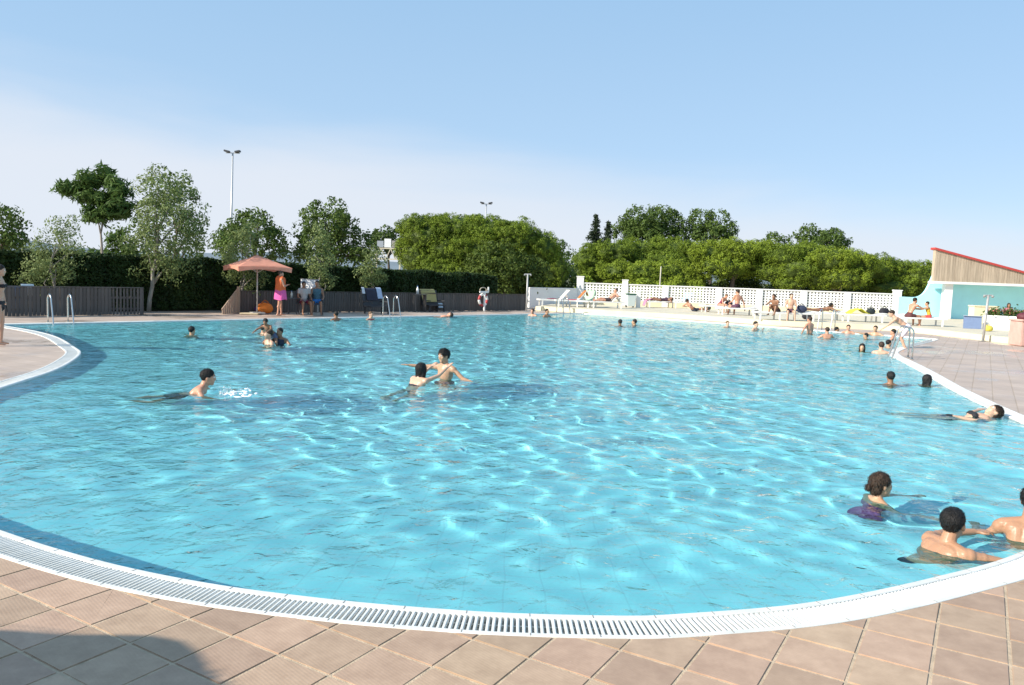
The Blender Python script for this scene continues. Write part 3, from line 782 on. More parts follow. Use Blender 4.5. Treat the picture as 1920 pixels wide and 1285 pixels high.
# ------------------------------------------------------------------ people
SKINS = {'tan': (0.40, 0.215, 0.125), 'fair': (0.56, 0.345, 0.235), 'olive': (0.46, 0.265, 0.16), 'brown': (0.27, 0.135, 0.075), 'ruddy': (0.52, 0.26, 0.165)}
def skin_mat(k): return mat('skin_' + k, SKINS[k], 0.42, var=0.07, vscale=9, sss=0.12, bump=0.05, bscale=90, spec=0.45)
def hair_mat(k):
    c = {'black': (0.012, 0.010, 0.009), 'brown': (0.035, 0.02, 0.012), 'light': (0.12, 0.07, 0.035)}[k]
    return mat('hair_' + k, c, 0.55, var=0.6, vscale=55, bump=1.0, bscale=140, stretch=(1, 1, .22), spec=.35)
def cloth_mat(c): return mat('cloth_%02d%02d%02d' % tuple(int(v * 99) for v in c), c, 0.8, var=0.10, vscale=14, bump=0.25, bscale=30)
M_eye = mat('eye_white', (0.75, 0.74, 0.70), 0.15); M_iris = mat('eye_iris', (0.02, 0.012, 0.008), 0.1)
X3, Y3, Z3 = Vector((1, 0, 0)), Vector((0, 1, 0)), Vector((0, 0, 1))
TMP = bpy.data.objects.new('remesh_tmp', bpy.data.meshes.new('remesh_tmp'))
def fuse(mb, vox, it=4):
    "one continuous closed surface from overlapping shapes"
    me = mb.mesh('raw'); o = bpy.data.objects.new('raw', me); COL.objects.link(o)
    r = o.modifiers.new('r', 'REMESH'); r.mode = 'VOXEL'; r.voxel_size = vox; r.use_smooth_shade = True
    s = o.modifiers.new('s', 'SMOOTH'); s.factor = 0.5; s.iterations = it
    dg = bpy.context.evaluated_depsgraph_get(); ev = o.evaluated_get(dg)
    out = bpy.data.meshes.new_from_object(ev); bpy.data.objects.remove(o); bpy.data.meshes.remove(me)
    out.shade_smooth(); return out
def rot(ax, a): return Matrix.Rotation(a, 3, ax)
def V(*a): return Vector(a)
def add_strands(me, hc, Rh, k, style):
    "thin locks combed from the crown over the cap of hair"
    rr = np.random.default_rng(len(me.vertices)); n = len(me.vertices); co = np.empty(n * 3, np.float32); me.vertices.foreach_get('co', co); co = co.reshape(-1, 3)
    no = np.empty(n * 3, np.float32); me.vertices.foreach_get('normal', no); no = no.reshape(-1, 3)
    m = 2600; i = rr.integers(0, n, m); P = co[i] + rr.normal(size=(m, 3)) * .002 * k; N = no[i]
    crown = np.array(hc + (Rh @ V(.01, -.05, .11)) * k); D = P - crown; dn = np.array(Rh @ V(0, 0, -1)); D = D / np.linalg.norm(D, axis=1, keepdims=True) + dn * .35 + rr.normal(size=(m, 3)) * .28
    D -= N * (D * N).sum(1, keepdims=True); D /= np.maximum(np.linalg.norm(D, axis=1, keepdims=True), 1e-6); W = np.cross(D, N)
    ln = {'buzz': .014, 'short': .030, 'tuft': .040}.get(style, .050) * k * rr.uniform(.6, 1.2, (m, 1)); wd = .0016 * k
    lift = {'buzz': .0035, 'short': .004, 'tuft': .010}.get(style, .003) * k
    A = P + N * .0008; B = P + D * ln * .5 + N * lift * rr.uniform(.3, 1, (m, 1)); C = P + D * ln + N * lift * rr.uniform(-.2, .9, (m, 1)) - N * .3 * ln * ln / (.09 * k)
    Vv = np.stack([A - W * wd, A + W * wd, B - W * wd, B + W * wd, C], 1).reshape(-1, 3)
    bm = bmesh.new(); bm.from_mesh(me); vs = [bm.verts.new(tuple(q)) for q in Vv]
    for j in range(m):
        o = j * 5
        f1 = bm.faces.new((vs[o], vs[o + 1], vs[o + 3], vs[o + 2])); f2 = bm.faces.new((vs[o + 2], vs[o + 3], vs[o + 4])); f1.smooth = f2.smooth = True
    bm.to_mesh(me); bm.free()
def person(label, loc, yaw, pose, s=1.0, skin='olive', hair='black', style='short', wear=(), ppm=60, hs=1.0, group=None, cat='person'):
    """pose: pel, torso (lean, side, twist), arms [(upper, fore) x 2], legs [(thigh, shin) x 2], head (yaw, pitch, roll); body faces +y"""
    t = thing('person', label, cat, loc, yaw, group)
    vox = max(0.006, min(0.02, 1.6 / ppm)) * max(s, .7)
    pel = Vector(pose.get('pel', (0, 0, 0.9))) * s
    le, si, tw_ = pose.get('torso', (0, 0, 0)); Rt = rot('Z', tw_) @ rot('X', -le) @ rot('Y', si)
    up, rt_, fw = Rt @ Z3, Rt @ X3, Rt @ Y3
    hy, hp, hr = pose.get('head', (0, 0, 0)); Rh = rot('Z', hy) @ rot('X', -hp) @ rot('Y', hr)
    fem = 0.9 if style in ('long', 'bun', 'pony', 'wet') else 1.0
    neckb = pel + up * .50 * s
    nk = (up * .6 + (Rh @ Z3) * .4).normalized(); hb = neckb + nk * .058 * s; hc = hb + (Rh @ V(0, .018, .095)) * s * hs
    B = MB(); bones = []
    def bone(nm, a, b, ra, rb): B.cap(a, b, ra * s, rb * s); bones.append((nm, a.copy(), b.copy(), (ra + rb) / 2 * s))
    B.ell(pel + up * .335 * s + fw * .005 * s, (.152 * s * fem, .108 * s, .19 * s), Rt); B.ell(pel + up * .15 * s, (.122 * s * fem, .094 * s, .15 * s), Rt)
    B.ell(pel - up * .005 * s, (.150 * s, .105 * s, .125 * s), Rt)
    B.ell(pel + up * .36 * s - fw * .022 * s + rt_ * .075 * s, (.075 * s, .075 * s, .14 * s), Rt); B.ell(pel + up * .36 * s - fw * .022 * s - rt_ * .075 * s, (.075 * s, .075 * s, .14 * s), Rt)
    B.cap(pel + up * .42 * s - rt_ * .10 * s - fw * .01 * s, pel + up * .42 * s + rt_ * .10 * s - fw * .01 * s, .075 * s, .075 * s)
    if fem < 1:
        for q in (-1, 1): B.ell(pel + up * .335 * s + fw * .085 * s + rt_ * q * .065 * s, .055 * s)
    bones.append(('pelvis', pel - up * .10 * s, pel + up * .07 * s, .13 * s)); bones.append(('torso', pel + up * .08 * s, neckb, .13 * s))
    shs = []
    for q, (ua, fa) in zip((-1, 1), pose.get('arms', [((-.2, 0, -1), (-.1, .2, -1)), ((.2, 0, -1), (.1, .2, -1))])):
        ua = Vector(ua).normalized(); fa = Vector(fa).normalized()
        sh = neckb - up * .055 * s + rt_ * q * .172 * s * (fem * .5 + .5) + ua * .0 + up * max(0, ua.dot(up)) * .05 * s
        B.cap(neckb - up * .02 * s, sh, .062 * s, .052 * s); B.ell(sh + ua * .03 * s, .058 * s * fem)
        el = sh + ua * .275 * s; wr = el + fa * .235 * s
        bone('uarm', sh, el, .047 * fem, .038 * fem); B.ell(sh + ua * .13 * s, (.046 * s * fem,) * 3); bone('farm', el, wr, .039 * fem, .026 * fem)
        side = fa.cross(Z3); side = side.normalized() if side.length > .1 else X3.copy(); nrm = side.cross(fa).normalized()
        for k in (-.024, -.008, .008, .024): B.cap(wr + fa * .02 * s + side * k * .7 * s, wr + fa * .085 * s + side * k * s, .016 * s, .014 * s, 8)
        curl = pose.get('curl', .25)
        for k, ln in zip((-.03, -.011, .009, .028), (.062, .076, .080, .068)):
            p0 = wr + fa * .085 * s + side * k * s; p1 = p0 + (fa + side * k * 3).normalized() * ln * .5 * s; p2 = p1 + (fa - nrm * curl + side * k * 2).normalized() * ln * .5 * s
            B.cap(p0, p1, .0105 * s, .0095 * s, 8); B.cap(p1, p2, .0095 * s, .008 * s, 8)
        th = wr + fa * .03 * s - side * q * .022 * s; th1 = th + (fa * .6 - side * q).normalized() * .04 * s; B.cap(th, th1, .013 * s, .011 * s, 8); B.cap(th1, th1 + (fa - side * q * .4).normalized() * .032 * s, .011 * s, .009 * s, 8)
    for q, (ta, sa) in zip((-1, 1), pose.get('legs', [((0, 0, -1), (0, 0, -1)), ((0, 0, -1), (0, 0, -1))])):
        ta = Vector(ta).normalized(); sa = Vector(sa).normalized()
        hp_ = pel + rt_ * q * .085 * s - up * .04 * s; kn = hp_ + ta * .40 * s; an = kn + sa * .40 * s
        bone('thigh', hp_, kn, .082, .054); B.ell(kn, .055 * s); bone('shin', kn, an, .052, .034); B.ell(kn + sa * .13 * s - (fw - sa * fw.dot(sa)) * .018 * s, (.05 * s, .05 * s, .05 * s))
        ft = pose.get('foot', fw); ft = Vector(ft); ft = (ft - sa * ft.dot(sa) * .6).normalized()
        B.cap(an - ft * .03 * s + sa * .03 * s, an + ft * .14 * s + sa * .045 * s, .034 * s, .022 * s)
    B.cap(neckb - up * .03 * s, hc - (Rh @ V(0, .025, .06)) * s * hs, .062 * s * fem, .052 * s * fem); bones.append(('neck', neckb, hc, .05 * s))
    k = s * hs
    def H(x, y, z): return hc + (Rh @ V(x, y, z)) * k
    def he(c, r): B.ell(H(*c), tuple(v * k for v in r), Rh, 16, 11)
    he((0, -.012, .022), (.074, .094, .096)); he((0, .022, -.045), (.058, .072, .078)); he((0, .030, .0), (.064, .062, .075))
    B.cap(H(-.012, .066, -.098), H(.012, .066, -.098), .022 * k, .022 * k)
    B.cap(H(-.03, .078, .034), H(.03, .078, .034), .013 * k, .013 * k)
    B.cap(H(0, .090, .015), H(0, .106, -.026), .009 * k, .0125 * k, 8); B.cap(H(-.012, .096, -.030), H(.012, .096, -.030), .009 * k, .009 * k, 8)
    B.cap(H(-.018, .086, -.060), H(.018, .086, -.060), .0085 * k, .0085 * k, 8); B.cap(H(-.014, .085, -.072), H(.014, .085, -.072), .009 * k, .009 * k, 8)
    for q in (-1, 1):
        B.ell(H(q * .074, -.006, -.012), (.010 * k, .020 * k, .032 * k), Rh); B.ell(H(q * .042, .066, -.028), (.022 * k, .018 * k, .02 * k), Rh)
    body = fuse(B, vox); sm = skin_mat(skin); bo = link('body', body, sm, t)
    # eyes, brows
    if ppm > 90:
        for q in (-1, 1):
            e = MB(); e.ell(H(q * .030, .079, .010), .0125 * k); eo = e.build('eye', M_eye, bo, smooth=True)
            i = MB(); i.ell(H(q * .030, .0865, .010), (.0065 * k, .006 * k, .0065 * k), Rh); i.build('iris', M_iris, bo, smooth=True)
            br = MB(); br.cap(H(q * .014, .090, .030), H(q * .046, .080, .032), .0045 * k, .0035 * k, 6); br.build('eyebrow', hair_mat(hair), bo, smooth=True)
    # hair
    hm = hair_mat(hair); Hh = MB(); Rb = Rh @ rot('X', .30); g = {'buzz': .955, 'short': .98, 'tuft': 1.02}.get(style, 1.01)
    Hh.ell(H(0, -.022, .036), (.085 * k * g, .100 * k * g, .088 * k * g), Rb, 26, 18); Hh.ell(*((H(0, -.046, .0), (.071 * k * g, .060 * k * g, .062 * k * g)) if style in ('buzz', 'short', 'tuft') else (H(0, -.052, -.018), (.070 * k * g, .058 * k * g, .068 * k * g))), Rh, 22, 14)
    if style == 'bun':
        Hh.ell(H(0, -.125, -.02), .032 * k); Hh.ell(H(0, -.055, -.03), (.07 * k, .06 * k, .07 * k), Rh)
    if style in ('long', 'wet', 'pony'):
        end = pose.get('hair_end', .26)
        if style == 'pony': Hh.cap(H(0, -.105, .03), H(0, -.15, -.06), .028 * k, .03 * k); Hh.cap(H(0, -.15, -.06), H(.0, -.14, -.06 - end * .6), .03 * k, .012 * k)
        else:
            for x in (-.06, -.035, -.012, .012, .035, .06):
                Hh.cap(H(x, -.045 + abs(x) * .4, -.01), H(x * 1.1, -.075 + abs(x) * .5, -.03 - end * random.uniform(.75, 1)), .036 * k, .016 * k)
            for q in (-1, 1): Hh.cap(H(q * .072, .012, .02), H(q * .075, -.005, -.05 - end * .5), .022 * k, .016 * k)
    hme = fuse(Hh, max(vox * .8, .005 * k), 2)
    vs = np.empty(len(hme.vertices) * 3, np.float32); hme.vertices.foreach_get('co', vs); vs = vs.reshape(-1, 3); amp = {'buzz': .002, 'short': .005, 'tuft': .009}.get(style, .005) * k
    hcv = np.array(hc); 
    for i in range(len(vs)):
        p = Vector(vs[i]); d = (p - hc).normalized(); vs[i] += np.array(d) * amp * (mnoise.noise((Rh.transposed() @ (p - hc)) * (55 / k) * 1.0) + .6 * mnoise.noise(p * (120 / k)))
    hme.vertices.foreach_set('co', vs.ravel()); hme.update()
    if ppm > 100: add_strands(hme, hc, Rh, k, style)
    ho = link('hair', hme, hm, t)
    # clothing: shells lifted off the body
    if wear:
        n = len(body.vertices); P = np.empty(n * 3, np.float32); body.vertices.foreach_get('co', P); P = P.reshape(-1, 3)
        best = np.full(n, 1e9); who = np.zeros(n, int); tt_ = np.zeros(n)
        for bi, (nm, a, b, r) in enumerate(bones):
            a_, d_ = np.array(a), np.array(b - a); u = ((P - a_) @ d_) / max(d_ @ d_, 1e-9); uc = np.clip(u, 0, 1)
            dist = np.linalg.norm(P - a_ - uc[:, None] * d_, axis=1) / r
            m_ = dist < best; best[m_] = dist[m_]; who[m_] = bi; tt_[m_] = u[m_]
        nm = np.array([b[0] for b in bones])[who]
        for w in wear:
            kind, colr = w[0], w[1]
            if kind == 'trunks': sel = ((nm == 'pelvis') & (tt_ > -3)) | ((nm == 'thigh') & (tt_ < w[2] if len(w) > 2 else (nm == 'thigh') & (tt_ < .55))) | ((nm == 'torso') & (tt_ < .02))
            elif kind == 'briefs': sel = (nm == 'pelvis') & (tt_ < .75) | ((nm == 'thigh') & (tt_ < .06))
            elif kind == 'bikini': sel = (nm == 'torso') & (tt_ > .50) & (tt_ < .70)
            elif kind == 'onepiece': sel = ((nm == 'torso') & (tt_ < .74)) | (nm == 'pelvis') | ((nm == 'thigh') & (tt_ < .04))
            elif kind == 'shirt': sel = ((nm == 'torso') & (tt_ < .98)) | ((nm == 'pelvis') & (tt_ > .2)) | ((nm == 'uarm') & (tt_ < .6))
            elif kind == 'vest': sel = ((nm == 'torso') & (tt_ < .95)) | ((nm == 'pelvis') & (tt_ > .2))
            else: continue
            bm = bmesh.new(); bm.from_mesh(body); bm.normal_update()
            off = (.014 if kind in ('trunks', 'shirt') else .006) * s
            bad = [f for f in bm.faces if not all(sel[v.index] for v in f.verts)]
            for v in bm.verts: v.co += v.normal * off * (1 + .5 * mnoise.noise(v.co * 9))
            bmesh.ops.delete(bm, geom=bad, context='FACES')
            gm = bpy.data.meshes.new('g'); bm.to_mesh(gm); bm.free()
            if len(gm.polygons) > 4:
                gm.shade_smooth(); link({'trunks': 'swim_shorts', 'briefs': 'swim_briefs', 'bikini': 'bikini_top', 'onepiece': 'swimsuit', 'shirt': 'shirt', 'vest': 'vest_top'}[kind], gm, cloth_mat(colr), t)
    if loc[2] < 0:
        for ch in t.children:
            ch.cycles.is_caustics_receiver = True
            for g in ch.children: g.cycles.is_caustics_receiver = True
    return t
# stock poses ------------------------------------------------------
def tread(hw, arms=None, head=(0, 0, 0), lean=0.05, legs=None):
    "upright in the water, the surface at height hw of a 1.7 m body (origin on the surface)"
    return {'pel': (0, 0, -(hw - .92)), 'torso': (lean, 0, 0), 'head': head,
            'arms': arms or [((-.75, .35, -.55), (-.35, .85, -.1)), ((.75, .35, -.55), (.35, .85, -.1))],
            'legs': legs or [((-.15, .45, -1), (0, -.75, -.8)), ((.15, .25, -1), (0, -.9, -.6))]}
SIT = dict(pel=(0, 0, .09), torso=(.15, 0, 0), legs=[((-.15, 1, .02), (-.05, .1, -1)), ((.15, 1, .02), (.05, .1, -1))], arms=[((-.25, .2, -1), (.1, .9, -.3)), ((.25, .2, -1), (-.1, .9, -.3))])
LIE = dict(pel=(0, 0, .10), torso=(-1.15, 0, 0), head=(0, -.7, 0), foot=(0, .2, 1), legs=[((-.12, 1, .0), (0, 1, -.03)), ((.12, 1, .25), (0, 1, -.45))], arms=[((-.5, -.3, -.35), (-.1, .95, -.1)), ((.5, -.3, -.35), (.1, .95, .1))])
def wp(px, py): p = gp(px, py, WATER_Z); return p
def ppm_at(p): return F_PX / max(p.y, 1)
def swimmer(label, px, py, hw, yaw, s=1.0, **kw):
    p = wp(px, py); pose = kw.pop('pose', None) or tread(hw, kw.pop('arms', None), kw.pop('head', (0, 0, 0)), kw.pop('lean', .05), kw.pop('legs', None))
    return person(label, p, yaw, pose, s, ppm=ppm_at(p), **kw)
NECK, SHO, CHEST, WAIST = 1.455, 1.37, 1.22, 1.05
G_sw = 'swimmers in the pool'
# yaw: 0 faces away from the photographer, pi faces the photographer, -pi/2 faces right, +pi/2 faces left
PI = math.pi
# the three bathers at the near rim
p1 = wp(1783, 1030)
person('boy with cropped dark hair holding the near rim, seen from behind', p1, -1.30, {
    'pel': (-.02, -.30, -.37), 'torso': (.62, 0, 0), 'head': (.45, .02, 0), 'curl': .9,
    'arms': [((-.30, .95, .02), (.12, 1, .02)), ((.35, .8, -.12), (-.1, 1, .10))], 'foot': (0, -1, -.2),
    'legs': [((-.12, -.45, -.85), (0, -.8, -.4)), ((.12, -.6, -.7), (0, -.7, -.6))]}, .94, 'tan', 'black', 'buzz', [('trunks', (.015, .018, .03))], 290, 1.04, G_sw)
p2 = wp(1652, 936)
person('girl with wet bun swimming towards the rim, one arm stretched ahead', p2, -1.45, {
    'pel': (0, -.16, -.49), 'torso': (.25, 0, 0), 'head': (0, -.02, 0),
    'arms': [((-.12, 1, -.13), (.05, 1, .10)), ((.5, .5, -.7), (.1, .9, -.3))], 'foot': (0, -1, 0),
    'legs': [((-.15, -.1, -.9), (0, -.8, -.5)), ((.12, -.3, -.8), (0, -.8, -.5))]}, .84, 'olive', 'brown', 'bun', [('onepiece', (.25, .05, .16))], 240, 1.06, G_sw)
p3 = wp(1930, 1018)
person('broad shouldered bather standing at the right hand rim, back turned', p3, -.55, tread(1.27, [((-.55, .3, -.8), (-.1, .95, -.1)), ((.5, .6, -.5), (.1, 1, .1))], (-.3, .25, 0), .28), .98, 'tan', 'black', 'short', [('trunks', (.05, .05, .08))], 280, 1.0, G_sw)
# right hand side
swimmer('bather with black cropped hair seen from behind, beside long haired girl', 1670, 721, 1.42, -.1, .92, skin='brown', hair='black', style='short', group=G_sw)
swimmer('girl with long black hair swimming along the white rim', 1735, 722, 1.47, -1.25, .92, skin='brown', hair='black', style='wet', wear=[('onepiece', (.02, .02, .04))], head=(0, .05, 0), group=G_sw)
p6 = wp(1868, 783)
person('woman floating on her back with her head on the white rim', p6, 1.42, {
    'pel': (0, .62, -.17), 'torso': (-1.25, 0, 0), 'head': (.15, -.95, 0), 'foot': (0, .3, 1),
    'arms': [((-.55, .75, .02), (.1, .95, .18)), ((.95, -.05, .05), (.6, -.75, .12))],
    'legs': [((-.1, 1, -.05), (0, 1, .02)), ((.1, 1, -.12), (0, 1, -.1))]}, .98, 'fair', 'brown', 'bun', [('bikini', (.015, .015, .02)), ('briefs', (.015, .015, .02))], 125, 1.0, G_sw)
# left and middle
p7 = wp(383, 735)
person('boy swimming breaststroke amid splashes', p7, -1.35, {
    'pel': (0, -.33, -.30), 'torso': (.72, 0, 0), 'head': (.1, .12, 0),
    'arms': [((-.8, .4, -.5), (-.2, .9, -.3)), ((.75, .35, -.55), (.3, .9, -.2))], 'foot': (0, -1, 0),
    'legs': [((-.2, -.8, -.5), (0, -.9, -.35)), ((.2, -.7, -.6), (0, -1, -.1))]}, .98, 'ruddy', 'black', 'short', [('trunks', (.02, .04, .05))], 140, 1.0, G_sw)
p8 = wp(836, 709)
person('young man standing chest deep with one arm held out', p8, 2.45, tread(1.18, [((-.8, -.2, -.62), (-.85, -.3, -.25)), ((.86, .55, -.05), (.75, .85, .10))], (-.05, .10, .1), .05), 1.0, 'olive', 'black', 'tuft', [('trunks', (.04, .05, .10))], 118, 1.02, G_sw)
p9 = wp(788, 721)
person('long haired woman reaching out towards the young man', p9, -.75, {
    'pel': (0, -.22, -.36), 'torso': (.42, .0, 0), 'head': (.15, .05, 0), 'hair_end': .24,
    'arms': [((-.2, .95, .25), (-.05, .9, .5)), ((.1, .95, .28), (.0, .85, .55))],
    'legs': [((-.1, -.3, -1), (0, -.8, -.6)), ((.1, -.1, -1), (0, -.9, -.5))]}, .95, 'fair', 'black', 'long', [('bikini', (.02, .02, .03)), ('briefs', (.02, .02, .03))], 124, 1.02, G_sw)
swimmer('lone swimmer in open water before the hedge opening, only the head out', 358, 628, NECK, -.3, .95, skin='olive', style='short', group=G_sw)
# the four playing together
swimmer('black haired bather on the outer side of the playing group', 492, 626, 1.42, -.6, .95, skin='olive', style='short', group=G_sw)
p_c = wp(506, 645)
swimmer('fair bather carrying a child, face towards the sun', 506, 645, 1.33, 2.3, .96, skin='fair', hair='brown', style='short', group=G_sw)
person('child riding on the shoulders of the fair bather', p_c + V(.02, .16, .20), 2.9, {'pel': (0, 0, .02), 'torso': (.75, .15, 0), 'head': (.2, .35, 0), 'arms': [((-.5, .8, -.4), (.1, .9, -.3)), ((.5, .8, -.4), (-.1, .9, -.3))], 'legs': [((-.5, .6, -.7), (0, 0, -1)), ((.5, .6, -.7), (0, 0, -1))]}, .62, 'brown', 'black', 'tuft', [('trunks', (.1, .12, .2))], 88, 1.1, G_sw)
swimmer('bather in dark rash vest next to the fair bather', 526, 644, 1.27, 2.9, .90, skin='brown', style='short', wear=[('vest', (.02, .025, .05))], group=G_sw)
# along the far rim
swimmer('bather resting arms on the far rim by the seated attendants', 631, 600, 1.36, .9, .95, skin='brown', style='short', wear=[('trunks', (.02, .02, .03))], group=G_sw)
swimmer('fair haired bather in red top at the far rim by the steel ladder', 694, 599, 1.38, -2.2, .95, skin='fair', hair='light', style='short', wear=[('vest', (.35, .03, .05))], group=G_sw)
p14 = wp(842, 595)
person('bather floating on his back below the draped yellow towel', p14, 1.45, {'pel': (0, .55, -.12), 'torso': (-1.3, 0, 0), 'head': (0, -1.0, 0), 'foot': (0, .2, 1), 'arms': [((-.9, .3, 0), (-.5, .9, .1)), ((.9, .3, 0), (.5, .9, .1))], 'legs': [((-.1, 1, .02), (0, 1, .02)), ((.1, 1, .05), (0, 1, .0))]}, 1.0, 'ruddy', 'brown', 'short', [('trunks', (.1, .05, .05))], 50, 1.0, G_sw)
swimmer('bather in the far corner next to the shower post', 999, 592, 1.36, 2.6, .98, skin='ruddy', hair='brown', style='short', group=G_sw)
swimmer('bather in the far corner by the small ladder, shoulders out', 1024, 594, 1.32, -2.3, .98, skin='tan', hair='black', style='short', group=G_sw)
swimmer('black haired swimmer off the cream step, seen from behind', 1163, 610, NECK, .2, 1.0, skin='brown', style='short', group=G_sw)
swimmer('swimmer off the cream step with face turned aside', 1191, 609.5, NECK, 1.3, 1.0, skin='olive', style='short', group=G_sw)
swimmer('pale child at the rim in front of the seated man', 1363, 613, 1.40, -2.9, .85, skin='fair', hair='light', style='short', group=G_sw)
swimmer('bather at the rim raising one hand', 1415, 619, 1.34, -2.4, 1.0, skin='fair', hair='black', style='short', arms=[((.1, .6, -.8), (.3, .5, .9)), ((.7, .3, -.6), (.3, .9, 0))], group=G_sw)
swimmer('sunburnt boy standing waist deep with elbow bent by the rim ladder', 1518, 626, 1.02, .55, .98, skin='ruddy', hair='brown', style='short', arms=[((-.75, -.1, -.65), (.1, .5, -.9)), ((.25, .15, -1), (.1, .6, -.6))], wear=[('trunks', (.06, .05, .1))], group=G_sw)
swimmer('sunburnt bather with bare shoulders out, below the rim ladder', 1551, 634, 1.28, .1, .95, skin='ruddy', hair='brown', style='buzz', group=G_sw)
swimmer('bather peeping over a splash by the rim ladder', 1567, 623, NECK, -1.6, .92, skin='tan', style='short', group=G_sw)
swimmer('bather with both elbows on the rim beyond the ladder', 1590, 625, 1.33, 2.8, .95, skin='ruddy', hair='brown', style='short', group=G_sw)
swimmer('dark haired child neck deep in the corner bay', 1625, 635, NECK, 1.2, .85, skin='olive', style='short', group=G_sw)
swimmer('bather with arm along the rim of the corner bay', 1641, 629, 1.31, 2.5, 1.0, skin='olive', style='short', arms=[((-.8, .3, -.4), (-.3, .9, .1)), ((1, .3, -.05), (.9, .4, .1))], group=G_sw)
swimmer('girl in the bay facing out with wet black hair', 1616, 659, 1.45, 2.7, .95, skin='olive', style='wet', group=G_sw)
swimmer('boy with brown hair and bare shoulders, back turned to open water', 1652, 663, 1.34, -.3, .95, skin='fair', hair='brown', style='short', group=G_sw)
swimmer('dark haired swimmer at the tip of the white rim', 1664, 652, 1.42, -1.2, .92, skin='olive', style='short', group=G_sw)
swimmer('bather behind the stooping boy, in the corner bay', 1676, 637, 1.30, 1.0, .98, skin='ruddy', style='short', group=G_sw)
# people on dry ground
pb_ = gp(1690, 652)
person('boy in pale striped shorts stooping over the rim with outstretched hands', pb_, 1.25, {'pel': (0, -.12, .70), 'torso': (.95, 0, 0), 'head': (0, .35, 0), 'arms': [((-.15, .75, -.75), (.05, .75, -.65)), ((.15, .6, -.85), (0, .8, -.6))], 'legs': [((-.1, .55, -.85), (0, -.45, -.9)), ((.1, .45, -.9), (0, -.4, -.92))]}, .92, 'fair', 'brown', 'short', [('trunks', (.62, .55, .58), .95)], 75)
ps = gp(0, 648)
person('woman in dark bikini standing on the curved corner of the deck', ps, -1.2, {'pel': (0, 0, .92), 'torso': (.02, .05, 0), 'head': (0, .1, 0), 'arms': [((-.2, .05, -1), (-.05, .2, -1)), ((.2, -.1, -1), (.0, .15, -1))], 'legs': [((-.03, .05, -1), (0, -.06, -1)), ((.05, -.02, -1), (0, -.03, -1))]}, .98, 'fair', 'brown', 'bun', [('bikini', (.012, .012, .016)), ('briefs', (.012, .012, .02))], 92)
pg = gp(524, 592.5)
girl = person('girl wrapped in an orange and pink towel beside the parasol', pg, -1.0, {'pel': (0, 0, .91), 'torso': (.03, 0, 0), 'head': (-.3, .05, 0), 'arms': [((-.15, .35, -1), (.75, .7, .25)), ((.15, .35, -1), (-.75, .7, .2))], 'legs': [((-.10, .22, -1), (0, .05, -1)), ((.06, -.12, -1), (0, -.12, -1))]}, .99, 'ruddy', 'brown', 'short', [], 50)
tw = MB(); ring = 18
prof_t = [(.30, 1.42, 0), (.235, 1.36, 0), (.24, 1.18, 0), (.27, .98, 0), (.30, .80, 1), (.31, .66, 1), (.30, .60, 1)]
def towel_ring(r, z, k):
    return [((r * .78 + .018 * math.sin(5 * a + k)) * math.cos(a), (r * .62 + .018 * math.cos(4 * a)) * math.sin(a) + .03, z + .02 * math.sin(3 * a)) for a in [2 * PI * j / ring for j in range(ring)]]
def towel_part(rows, name, c):
    mb = MB(); rs = [towel_ring(r, z, i) for i, (r, z) in enumerate(rows)]
    for q in rs: mb.v += q
    for i in range(len(rows) - 1):
        for j in range(ring): mb.f.append((i * ring + j, i * ring + (j + 1) % ring, (i + 1) * ring + (j + 1) % ring, (i + 1) * ring + j))
    return mb.build(name, cloth_mat(c), girl, smooth=True)
towel_part([(.12, 1.46), (.22, 1.42), (.27, 1.34), (.26, 1.20), (.275, 1.05), (.29, .94)], 'towel_upper', (.62, .12, .03))
towel_part([(.29, .945), (.31, .84), (.34, .70), (.35, .60)], 'towel_lower', (.62, .09, .30))

# spray thrown up by the breaststroke swimmer
spl = MB(); rs_ = random.Random(3)
for i in range(240):
    u = rs_.random(); a = rs_.uniform(-1.0, 1.0); r = .12 + .55 * u * rs_.random(); h = max(0, rs_.gauss(.02, .07)) * (1 - .5 * u)
    c = p7 + V(.22 + r * math.cos(a) * .8, -.10 + r * math.sin(a) * .8, h); spl.ell(c - p7, rs_.uniform(.0015, .006) * (1 if h > .03 else 1.6), None, 6, 4)
for i in range(26):
    a = rs_.uniform(-1.3, 1.3); r = rs_.uniform(.1, .55); spl.ell(V(.28 + r * math.cos(a), -.1 + r * math.sin(a), .012), (rs_.uniform(.02, .07), rs_.uniform(.015, .04), .010), rot('Z', rs_.uniform(0, 3)), 8, 5)
so = stuff(spl.build('splash', mat('foam', (.85, .88, .90), .35, sss=.2), None, smooth=True)); so.location = p7; so['label'] = 'white splash in front of the breaststroke swimmer'; so['category'] = 'splash'
